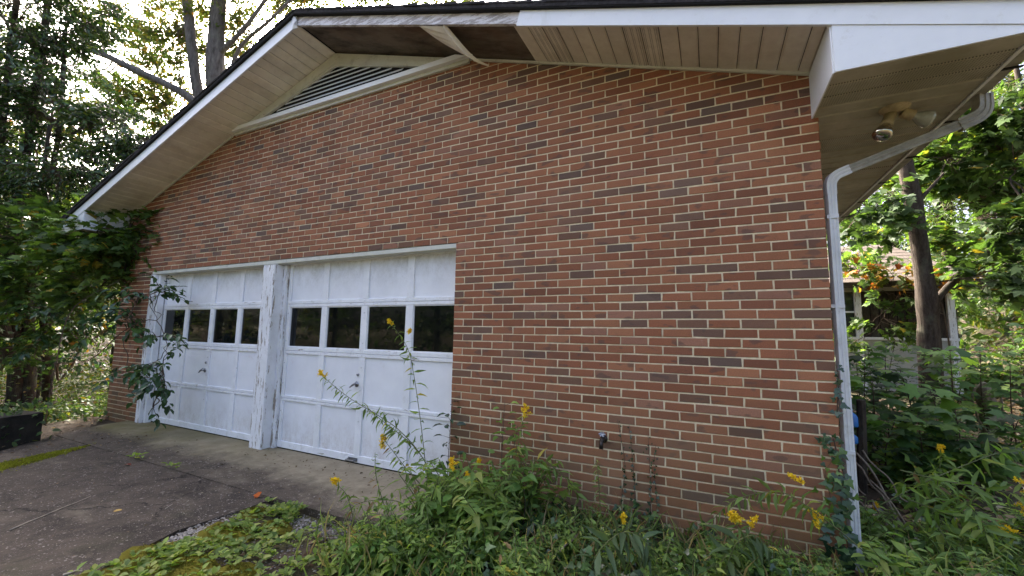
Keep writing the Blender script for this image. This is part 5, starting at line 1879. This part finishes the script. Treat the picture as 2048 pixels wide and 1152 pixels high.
def leaf_mesh(shape, i, mat):
    key = (shape, i, mat)
    if key not in LEAFMESH:
        L = Leaves(shape)
        sv = L.sv.copy()
        rr = np.random.default_rng(i + 5)
        sv[:, 2] *= rr.uniform(0.4, 2.0)
        sv[:, 0] += 0.06 * sv[:, 1] * rr.uniform(-1, 1)
        L.sv = sv
        L.add(np.zeros((1, 3)), np.array([0, 1.0, 0]), np.array([0, 0, 1.0]), 1.0, 1.0, np.zeros(3))
        me = L.mesh('leaf', M[mat])
        LEAFMESH[key] = me
    return LEAFMESH[key]


def place_leaf(parent, shape, mat, p, d, u, l, w_, col, rng):
    d = unit(np.asarray(d, float))
    s = unit(np.cross(d, u))
    n = np.cross(s, d)
    me = leaf_mesh(shape, int(rng.integers(4)), mat)
    o = bpy.data.objects.new('leaf', me)
    COL.objects.link(o)
    o.parent = parent
    mm = Matrix(((s[0] * w_, d[0] * l, n[0] * l, p[0]), (s[1] * w_, d[1] * l, n[1] * l, p[1]), (s[2] * w_, d[2] * l, n[2] * l, p[2]), (0, 0, 0, 1)))
    o.matrix_basis = mm
    o.color = (*col, 1)
    return o


GOLD = [(0.165, 0.250, 0.064, 4), (0.125, 0.205, 0.052, 4), (0.210, 0.295, 0.070, 2), (0.28, 0.33, 0.08, 0.8), (0.40, 0.33, 0.06, 0.2), (0.24, 0.15, 0.07, 0.2)]
FLOW = [(0.82, 0.56, 0.02, 3), (0.88, 0.64, 0.05, 2), (0.68, 0.46, 0.03, 1)]


def panicle(p, d, L, rng, parent, n=270, org=np.zeros(3)):
    """goldenrod plume: small florets along short arching side sprays"""
    F = Leaves('diamond')
    d = unit(np.asarray(d, float))
    for i in range(9):
        t = i / 8
        a = rng.uniform(0, 6.28)
        s = unit(np.array([np.cos(a), np.sin(a), 0.5]) * (0.9 - 0.5 * t) + d * 0.6)
        ll = L * (0.95 - 0.5 * t) * rng.uniform(.7, 1.2)
        k = n // 9
        q = rng.uniform(0, 1, (k, 1))
        pts = p + d * L * t + s * ll * q + rng.normal(0, .0035, (k, 3)) + np.array([0, 0, -0.3]) * ll * q ** 2
        F.add(pts, unit(rng.normal(0, 1, (k, 3)) + [0, 0, .7]), unit(rng.normal(0, 1, (k, 3))), rng.uniform(.009, .016, k), .009, pick_cols(k, FLOW, .15, rng))
    o = F.build('flower_head', M['flower'], parent, kind='stuff')
    return o


def goldenrod(pts, label, seed, nleaf=34, leaf=(.05, .085), flower=0.0, bare=0.12, dark=False, pal=GOLD, name='goldenrod', group='goldenrod stems by the wall', asp=.21, droop=.55, r=.004, extra=()):
    rng = np.random.default_rng(seed)
    path = spline(pts, 26)
    b = path[0]
    t = thing(name, label, 'plant', b, group)
    MB().tube(path, np.linspace(r, r * .45, len(path)), 6).build('stem', M['stem_dark' if dark else 'stem'], t, smooth=True)
    T = unit(np.gradient(path, axis=0))
    cs = pick_cols(nleaf, pal, .14, rng)
    for i in range(nleaf):
        f = bare + (1 - bare) * (i + rng.uniform(-.3, .3)) / nleaf
        f = min(max(f, 0), .995)
        x = f * (len(path) - 1)
        j = min(int(x), len(path) - 2)
        p = path[j] * (1 - (x - j)) + path[j + 1] * (x - j)
        tt = T[j]
        a = i * 2.4 + rng.normal(0, .3)
        s1 = unit(np.cross(tt, [0.2, 1, .1]))
        s2 = np.cross(tt, s1)
        out = np.cos(a) * s1 + np.sin(a) * s2
        d = unit(out * .9 + tt * rng.uniform(.15, .6) - np.array([0, 0, droop * rng.uniform(.4, 1.3)]))
        u = unit(np.array([0, 0, .7]) + out * .25 + rng.normal(0, .55, 3))
        l = 1.5 * rng.uniform(*leaf) * (1 - .5 * max(0, f - .55) / .45)
        place_leaf(t, 'lance', 'leaf_soft', p - b, d, u, l, l * asp * rng.uniform(.85, 1.2), cs[i], rng)
    if flower:
        panicle(path[-1] - (path[-1] - path[-4]) * .3, unit(T[-1] + [0, 0, .15]), flower, rng, t)
    for (p, d, L) in extra:
        panicle(np.asarray(p), d, L * 1.2, rng, t, 200)
    return t


def pth(y0, y1, *uv):
    n = len(uv)
    return [at_y(u, v, y0 + (y1 - y0) * i / (n - 1)) for i, (u, v) in enumerate(uv)]


goldenrod(pth(-.28, -.35, (862, 1030), (852, 940), (842, 850), (826, 740), (812, 690), (778, 642)), 'tallest goldenrod standing straight in front of the right door', 1, 52, (.05, .085), .05, extra=[(at_y(818, 668, -.33), (0.3, 0, 1), .03)])
goldenrod(pth(-.40, -.62, (893, 1010), (845, 915), (800, 862), (755, 830), (705, 800), (672, 775), (645, 752)), 'goldenrod arching left across the right door with a yellow tip', 2, 54, (.05, .085), .075, .18)
goldenrod(pth(-.38, -.5, (885, 985), (838, 905), (795, 865), (760, 838), (735, 815)), 'shorter goldenrod arching beneath the long one on the door', 3, 32, (.045, .075), 0, .25)
goldenrod(pth(-.42, -.5, (870, 1000), (815, 940), (788, 905), (768, 880)), 'low goldenrod with a drooping yellow cluster on the white door', 4, 20, (.045, .075), .05, .3, extra=[(at_y(766, 880, -.5), (0, 0, -1), .045)])
goldenrod(pth(-.32, -.40, (1005, 1040), (1022, 960), (1036, 890), (1048, 830)), 'upright goldenrod with a bright yellow plume against the bricks', 5, 30, (.055, .085), .085, .35)
goldenrod(pth(-.45, -.25, (955, 1040), (985, 965), (1035, 928), (1085, 922), (1130, 955), (1165, 1000), (1210, 1045)), 'long goldenrod bowing right over the wall base', 6, 40, (.06, .10), 0, .2)
goldenrod(pth(-.85, -.85, (790, 1065), (765, 1000), (752, 950), (750, 905)), 'slim pale goldenrod shoot standing on the apron edge', 7, 34, (.035, .055), 0, .1)
goldenrod(pth(-.90, -.92, (712, 1062), (700, 1010), (690, 985), (672, 968)), 'small goldenrod with a yellow tip beside the apron', 8, 20, (.04, .06), .05, .2)
goldenrod(pth(-.80, -.85, (860, 1075), (810, 1010), (760, 1000), (715, 1008), (690, 1030)), 'goldenrod sprawling low over the apron', 9, 34, (.045, .07), 0, .2)
goldenrod(pth(-.18, -.22, (1735, 1110), (1690, 1070), (1640, 1032), (1600, 1003), (1560, 984), (1500, 990), (1455, 1010), (1412, 1055)), 'long goldenrod arching left low across the right wall', 10, 52, (.06, .10), 0, .25, extra=[(at_y(1605, 968, -.2), (-.6, 0, .4), .05), (at_y(1628, 1022, -.2), (0, 0, -1), .05)])
goldenrod(pth(-.30, -.34, (1500, 1130), (1492, 1090), (1480, 1062), (1470, 1045)), 'short goldenrod with flat yellow heads before the right wall', 11, 18, (.05, .08), .06, .1, extra=[(at_y(1505, 1058, -.3), (.2, 0, 1), .05), (at_y(1480, 1048, -.3), (-.5, 0, 1), .04)])
goldenrod(pth(-.95, -.88, (1170, 1190), (1188, 1120), (1222, 1078), (1256, 1064), (1290, 1085), (1300, 1120)), 'grey green goldenrod curling over close to the camera', 12, 46, (.08, .13), 0, .05, pal=[(0.085, 0.135, 0.065, 4), (0.07, 0.11, 0.05, 3)])
goldenrod(pth(-.62, -.60, (1440, 1190), (1455, 1130), (1475, 1085), (1510, 1072), (1545, 1105)), 'feathery goldenrod curling below the low right wall', 13, 42, (.08, .12), 0, .05, pal=[(0.085, 0.135, 0.055, 4), (0.07, 0.11, 0.04, 3)])
goldenrod(pth(-.45, -.5, (930, 1060), (915, 1010), (908, 970), (905, 940)), 'goldenrod with the large yellow heads at the brick jamb', 14, 24, (.05, .08), .08, .2, extra=[(at_y(928, 965, -.47), (.3, 0, 1), .06), (at_y(918, 985, -.5), (.2, 0, 1), .06), (at_y(958, 930, -.4), (0, 0, 1), .03)])
goldenrod(pth(-.55, -.6, (905, 1080), (890, 1050), (875, 1030)), 'low goldenrod with a small yellow spike amid the leaves', 15, 14, (.05, .08), .05, .1, extra=[(at_y(868, 1040, -.6), (0, 0, -1), .05)])
goldenrod(pth(-.35, -.35, (1250, 1110), (1247, 1070), (1246, 1045)), 'short goldenrod with a yellow head before the ivy vines', 16, 16, (.06, .09), .05, .1)
goldenrod(pth(-.25, -.25, (1200, 1090), (1200, 1010), (1196, 950), (1193, 918)), 'thin upright shoot standing against the bricks', 17, 44, (.03, .05), 0, .1)

# right of the corner: stems in the open
Q = lambda D0, D1, *uv: [at_d(u, v, D0 + (D1 - D0) * i / (len(uv) - 1)) for i, (u, v) in enumerate(uv)]
goldenrod(Q(3.0, 3.1, (1740, 1150), (1748, 1090), (1750, 1045), (1752, 1022)), 'goldenrod with one yellow head right of the downspout', 20, 28, (.06, .10), .05, .1)
goldenrod(Q(3.0, 3.1, (1860, 1080), (1872, 990), (1880, 930), (1883, 905)), 'upright goldenrod with a flat yellow head in the right weeds', 21, 34, (.07, .11), .05, .1)
goldenrod(Q(2.7, 2.9, (1760, 1010), (1850, 965), (1930, 930), (2000, 905), (2060, 895)), 'goldenrod stem rising to the right with drooping leaves', 22, 34, (.07, .11), .06, .1, droop=.3)
goldenrod(Q(2.6, 2.7, (1800, 940), (1880, 960), (1960, 975), (2020, 985), (2060, 995)), 'pale stem sweeping right above the others to a yellow tip', 23, 34, (.07, .11), .08, .1, droop=.3, extra=[(at_d(2030, 962, 2.7), (1, 0, -.2), .06), (at_d(2040, 1000, 2.7), (.4, 0, -1), .06)])
goldenrod(Q(2.5, 2.6, (1820, 1000), (1900, 1030), (1960, 1045), (2010, 1062)), 'pale stem sweeping right beneath the others to a yellow tip', 24, 30, (.07, .10), .07, .1, droop=.3)
goldenrod(Q(2.6, 2.6, (1900, 1150), (1880, 1060), (1850, 1000), (1800, 960)), 'leafy goldenrod leaning left in the right weeds', 25, 40, (.08, .12), 0, .05)
goldenrod(Q(2.5, 2.5, (1990, 1190), (1985, 1110), (1960, 1040), (1930, 1000)), 'leafy goldenrod low at the right edge', 26, 38, (.08, .12), 0, .05)
goldenrod(Q(2.8, 2.8, (1690, 1150), (1700, 1100), (1680, 1060), (1660, 1048)), 'goldenrod with a yellow tip across the downspout foot', 27, 22, (.06, .1), .06, .1, extra=[(at_d(1690, 1085, 2.8), (.4, 0, -1), .05)])


def sapling(path, leaves, shape, mat, label, seed, name, cat, pal, leaf, asp, stem='stem_dark', droop=.3, r=.004, group=None):
    rng = np.random.default_rng(seed)
    p = spline(path, 18)
    t = thing(name, label, cat, p[0], group)
    MB().tube(p, np.linspace(r, r * .4, 18), 6).build('stem', M[stem], t, smooth=True)
    T = unit(np.gradient(p, axis=0))
    cs = pick_cols(leaves, pal, .15, rng)
    pet = MB()
    for i in range(leaves):
        f = .18 + .82 * (i + .5) / leaves
        x = f * 17
        j = min(int(x), 16)
        q = p[j]
        a = i * 2.4 + rng.normal(0, .4)
        out = np.array([np.cos(a), np.sin(a), 0])
        off = out * leaf * rng.uniform(.2, .8) + np.array([0, 0, .2 * leaf])
        pet.tube([q, q + off], [.0018, .0012], 4, cap=False)
        d = unit(out + T[j] * .3 - np.array([0, 0, droop * rng.uniform(.3, 1.4)]))
        l = leaf * rng.uniform(.65, 1.2)
        place_leaf(t, shape, mat, q + off - p[0], d, unit(np.array([0, -.25, 1.0]) + rng.normal(0, .32, 3)), l, l * asp * rng.uniform(.9, 1.1), cs[i], rng)
    pet.build('leaf_stalk', M[stem], t, kind='stuff')
    return t


LAUREL = [(0.022, 0.055, 0.02, 3), (0.035, 0.075, 0.026, 2)]
sapling(pth(-.10, -.12, (893, 1010), (896, 930), (900, 860), (905, 800)), 24, 'oval', 'leaf_glossy', 'dark glossy sapling climbing the brick jamb', 31, 'laurel_sapling', 'plant', LAUREL, .088, .55)
LIME = [(0.20, 0.29, 0.05, 3), (0.15, 0.235, 0.045, 3), (0.27, 0.30, 0.05, 1)]
BROAD = [(0.130, 0.240, 0.058, 3), (0.175, 0.290, 0.066, 3), (0.24, 0.34, 0.08, 1), (0.40, 0.34, 0.07, 0.15)]
sapling(pth(-.22, -.22, (1000, 1040), (1003, 930), (1006, 860), (1010, 800)), 14, 'oval', 'leaf_soft', 'thin sapling with a leaf pair high on the bricks', 32, 'weed_sapling', 'plant', BROAD, .085, .6)
sapling(pth(-.30, -.30, (1010, 1050), (1018, 960), (1030, 880), (1036, 850)), 18, 'oval', 'leaf_soft', 'broad leaved climber around the stem of the bright yellow plume', 37, 'broadleaf_weed', 'plant', BROAD, .10, .7)
sapling(pth(-.42, -.42, (1040, 1090), (1050, 1010), (1045, 950), (1060, 925)), 18, 'oval', 'leaf_soft', 'drooping broad leaved weed under the bowing goldenrod', 38, 'broadleaf_weed', 'plant', BROAD, .11, .5)
sapling(pth(-.30, -.12, (1080, 1070), (1100, 1010), (1125, 985), (1150, 965)), 16, 'maple', 'leaf_soft', 'lime green lobed seedling leaning on the wall', 33, 'lime_seedling', 'plant', LIME, .07, 1.0)
sapling(pth(-.45, -.5, (900, 1060), (880, 1000), (862, 950), (835, 935)), 16, 'oval', 'leaf_soft', 'broad leaved weed bulging over the door foot', 34, 'broadleaf_weed', 'plant', BROAD, .11, .5)
sapling(pth(-.50, -.5, (960, 1080), (950, 1010), (945, 960)), 14, 'oval', 'leaf_soft', 'broad leaved weed between the yellow flower heads', 35, 'broadleaf_weed', 'plant', BROAD, .10, .5)
sapling(pth(-.7, -.7, (860, 1110), (850, 1060), (830, 1030)), 14, 'oval', 'leaf_soft', 'wide leaved weed at the lower left of the clump', 36, 'broadleaf_weed', 'plant', BROAD, .12, .42)

# weeds in the slab joint
for (u, v, n, lab, sd) in ((272, 918, 12, 'larger bright weed sprouting from the slab joint', 51), (340, 936, 10, 'smaller bright weed sprouting from the slab joint', 52)):
    p = np.array(at_z(u, v, ZG))
    rng = np.random.default_rng(sd)
    t = thing('joint_weed', lab, 'weed', p)
    MB().tube([p, p + [0, 0, .02]], [.004, .003], 6).build('stem', M['stem'], t)
    cs = pick_cols(n, LIME, .12, rng)
    for i in range(n):
        a = i * 2.4
        q = np.array([rng.normal(0, .05), rng.normal(0, .012), .015 + rng.uniform(0, .02)])
        place_leaf(t, 'oval', 'leaf_soft', q, [np.cos(a), np.sin(a), rng.uniform(.1, .8)], np.array([0, 0, 1.0]), rng.uniform(.05, .075), .032, cs[i], rng)

# maple seedlings and brush right of the corner
MAP = [(0.060, 0.130, 0.034, 4), (0.11, 0.205, 0.045, 4), (0.17, 0.27, 0.055, 2), (0.028, 0.06, 0.02, 2)]
mset = [(1760, 930, 1745, 760, 4.4, 'maple seedling nearest the downspout'), (1830, 930, 1800, 740, 4.6, 'maple seedling before the shed wall'), (1870, 940, 1860, 780, 4.3, 'bright maple seedling in the middle of the brush'),
        (1920, 940, 1900, 700, 4.8, 'tall maple seedling before the forked trunk'), (1900, 960, 1930, 690, 5.2, 'maple seedling beside the broken stump'), (1990, 950, 1960, 700, 4.9, 'maple seedling above the looping vine'), (2040, 940, 2020, 720, 4.6, 'maple seedling at the right frame edge'),
        (1780, 900, 1770, 700, 5.4, 'dark maple seedling under the shed sill'), (1840, 900, 1850, 690, 5.6, 'dark maple seedling by the trunk foot'), (1730, 900, 1730, 700, 5.0, 'thin maple seedling along the side wall'), (1960, 1000, 1990, 900, 3.6, 'low maple seedling behind the pale stems'), (1800, 990, 1830, 920, 3.9, 'low maple seedling above the dead stems'),
        (1750, 900, 1735, 690, 5.8, 'shaded maple seedling hiding the shed base'), (1800, 900, 1790, 680, 6.0, 'wide maple seedling before the shed base'), (1715, 880, 1712, 720, 5.6, 'small maple seedling at the side wall edge'), (1870, 900, 1880, 700, 5.9, 'maple seedling right at the forked trunk foot'),
        (1850, 960, 1835, 830, 4.0, 'pale maple seedling low in the middle of the brush'), (1905, 980, 1910, 820, 3.9, 'broad maple seedling left of the stump'), (1780, 960, 1790, 840, 4.0, 'bright low maple seedling near the dead stems'), (2030, 980, 2040, 830, 4.0, 'low maple seedling at the right edge'),
        (2050, 900, 2060, 640, 5.4, 'large maple seedling reaching in from the right')]
for i, (u0, v0, u1, v1, D, lab) in enumerate(mset):
    b = np.array(at_d(u0, v0, D))
    b[2] = float(gz(b[0], b[1]))
    tp = np.array(at_d(u1, v1, D - .1))
    mid = (b + tp) / 2 + np.array([random.uniform(-.08, .08), random.uniform(-.08, .08), 0])
    sapling([b, mid, tp], 44, 'maple', 'leaf_soft', lab, 70 + i, 'maple_seedling', 'seedling', MAP if i not in (7, 8) else G_DARK, .16, 1.0, r=.008, droop=.35, group='maple seedlings right of the corner')


def ivy_vine(path, n, label, seed, leaf=.03, pal=None, r=.0025, spread=.012):
    rng = np.random.default_rng(seed)
    p = spline(path, 22)
    t = thing('ivy_vine', label, 'vine', p[0], 'ivy vines on the garage')
    MB().tube(p, np.linspace(r * 1.3, r * .6, 22), 5).build('stem', M['stem_dark'], t, smooth=True)
    pal = pal or [(0.018, 0.042, 0.018, 4), (0.03, 0.065, 0.025, 2)]
    cs = pick_cols(n, pal, .15, rng)
    for i in range(n):
        f = ((i + .5) / n) ** 1.35
        x = f * 21
        j = min(int(x), 20)
        q = p[j] + (p[j + 1] - p[j]) * (x - j) + rng.normal(0, spread, 3) * [1, .2, .4]
        q[1] = min(q[1], p[j][1]) - .004
        a = rng.uniform(0, 6.28)
        l = leaf * rng.uniform(.6, 1.25) * (1 - .45 * f)
        place_leaf(t, 'ivy', 'leaf_glossy', q - p[0], [np.cos(a), -.25, np.sin(a) - .3], np.array([0, -1.0, .35]) + rng.normal(0, .2, 3), l, l * .95, cs[i], rng)
    return t


vines = [([(1246, 1085), (1243, 1000), (1250, 930), (1234, 835)], 36, 'ivy vine nearest the hose bib'), ([(1268, 1085), (1270, 1000), (1266, 930), (1258, 850)], 40, 'second ivy vine from the hose bib'),
         ([(1300, 1085), (1302, 1000), (1300, 940), (1296, 870)], 34, 'third ivy vine from the hose bib with sparse leaves'), ([(1312, 1085), (1314, 1010), (1308, 940), (1311, 890)], 26, 'ivy vine farthest from the hose bib')]
for i, (uv, n, lab) in enumerate(vines):
    ivy_vine([at_y(u, v, -.012) for u, v in uv], n, lab, 90 + i)
ivy_vine([at_y(1688, 1150, -.02), at_y(1684, 1060, -.02), at_y(1682, 980, -.02), at_y(1672, 900, -.02), at_y(1666, 875, -.02)], 90, 'thick ivy climbing the corner beside the downspout', 97, .075, [(0.026, 0.06, 0.03, 3), (0.04, 0.085, 0.035, 2), (0.08, 0.14, 0.035, 1)], .006, .04)
ivy_vine([at_y(1674, 830, -.02), at_y(1676, 790, -.02), at_y(1678, 760, -.02), at_y(1672, 728, -.02)], 16, 'small ivy sprig halfway up the downspout', 98, .05, [(0.035, 0.07, 0.04, 3)], .003, .02)
ivy_vine([at_y(1655, 1050, -.015), at_y(1662, 1000, -.015), at_y(1650, 950, -.015), at_y(1668, 915, -.015)], 18, 'pale green ivy shoots left of the corner ivy', 99, .055, [(0.12, 0.20, 0.035, 3), (0.08, 0.15, 0.03, 2)], .002, .03)


# leafy weeds filling the bed: the tall ones are copies of five grown kinds, the low carpet is one mass
def weed_fill():
    rng = np.random.default_rng(77)

    def grow(k, o, rot, s, Ls, st):
        h = (.30, .24, .36, .20, .28)[k]
        for _ in range(4 if k != 3 else 3):
            a = rng.uniform(0, 6.28) + rot
            tip = np.array([np.cos(a) * .12, np.sin(a) * .12, h * rng.uniform(.7, 1.1)]) * s
            p = spline([np.zeros(3), tip * [.3, .3, .55], tip], 12) + o
            st.tube(p, np.linspace(.0035, .0015, 12), 4, cap=False)
            n = 20 if k != 3 else 12
            f = np.linspace(.1, 1, n)
            idx = np.minimum((f * 11).astype(int), 11)
            an = np.arange(n) * 2.4 + rng.normal(0, .3, n)
            d = unit(np.stack([np.cos(an), np.sin(an), rng.uniform(-.5, .6, n)], 1))
            l = rng.uniform(.060, .118, n) * (1.15 - .45 * f) * (.45 + .55 * s)
            pal = GOLD if k in (0, 2) else (BROAD if k in (1, 3) else GOLD + LIME[:1])
            Ls['oval' if k == 3 else 'lance'].add(p[idx], d, unit(rng.normal(0, .32, (n, 3)) + [0, 0, 1]), l, l * (.24 if k in (0, 2) else .36 if k != 3 else .6), pick_cols(n, pal, .2, rng))
    protos = []
    for k in range(5):
        root = thing('leafy_weed', 'leafy green weed in the bed below the wall', 'weed', (0, 0, 0), 'tall weeds below the wall')
        Ls = {'oval': Leaves('oval'), 'lance': Leaves('lance')}
        st = MB()
        grow(k, np.zeros(3), 0, 1.0, Ls, st)
        st.build('stem', M['stem'], root)
        for L in Ls.values():
            if L.p:
                L.build('leaves', M['leaf_soft'], root, kind='stuff')
        protos.append(root)
    spots = []

    def cluster(n, x0, x1, y0, y1, s0, s1):
        for _ in range(n):
            spots.append((rng.uniform(x0, x1), rng.uniform(y0, y1), rng.uniform(s0, s1)))
    cluster(40, .30, .95, -.95, -.25, .8, 1.75)
    cluster(18, .15, .5, -1.35, -.9, .55, .95)
    cluster(26, .6, 1.35, -1.25, -.6, .5, 1.0)
    cluster(20, 1.1, 1.9, -1.0, -.5, .4, .8)
    cluster(7, 1.0, 1.7, -.5, -.2, .3, .5)
    cluster(22, 1.9, 2.9, -.75, -.3, .35, .7)
    cluster(40, 2.9, 4.0, -.4, .7, .6, 1.3)
    cluster(10, 2.0, 2.8, -.25, -.1, .3, .55)
    cluster(16, 3.4, 4.4, .6, 1.6, .6, 1.2)
    names = ('narrow leaved', 'fine leaved', 'bushy', 'round leaved', 'lime tinged')
    low = {'oval': Leaves('oval'), 'lance': Leaves('lance')}
    lst = MB()
    tall = {}
    for (x, y, s) in spots:
        z = float(bed_z(x, y)) if y < 0 and x < 4.1 else float(gz(x, y))
        kd = int(rng.integers(5))
        if s < 1.0:
            grow(kd, np.array([x, y, z]), rng.uniform(0, 6.28), s, low, lst)
            continue
        r = copy_tree(protos[kd], (x, y, z), rng.uniform(0, 6.28), s, '')
        u_ = project((x, y, z + .2))[0]
        where = 'at the brick jamb' if u_ < 990 else 'below the bowing goldenrod' if u_ < 1400 else 'by the downspout foot' if u_ < 1820 else 'in the right weeds'
        tall.setdefault((names[kd], where), []).append((u_, r))
    ords = ('leftmost', 'second from left', 'third from left', 'fourth from left', 'fifth from left', 'sixth from left', 'seventh from left', 'eighth from left', 'ninth from left', 'tenth from left')
    for (nm, where), lst_ in tall.items():
        lst_.sort(key=lambda t: t[0])
        for q, (_, r) in enumerate(lst_):
            r['label'] = ('the only tall ' + nm + ' weed ' + where) if len(lst_) == 1 else (ords[min(q, 9)] + ' of the tall ' + nm + ' weeds ' + where)
    root = thing('low_weeds', 'low mixed leafy weeds carpeting the bed below the wall', 'weeds', (1.5, -.6, ZG))
    root['kind'] = 'stuff'
    for sh_, L in low.items():
        L.build('leaves', M['leaf_soft'], root, kind='stuff')
    lst.build('stem', M['stem'], root, kind='stuff')
    for p_ in protos:
        for c in list(p_.children):
            bpy.data.objects.remove(c)
        bpy.data.objects.remove(p_)


weed_fill()
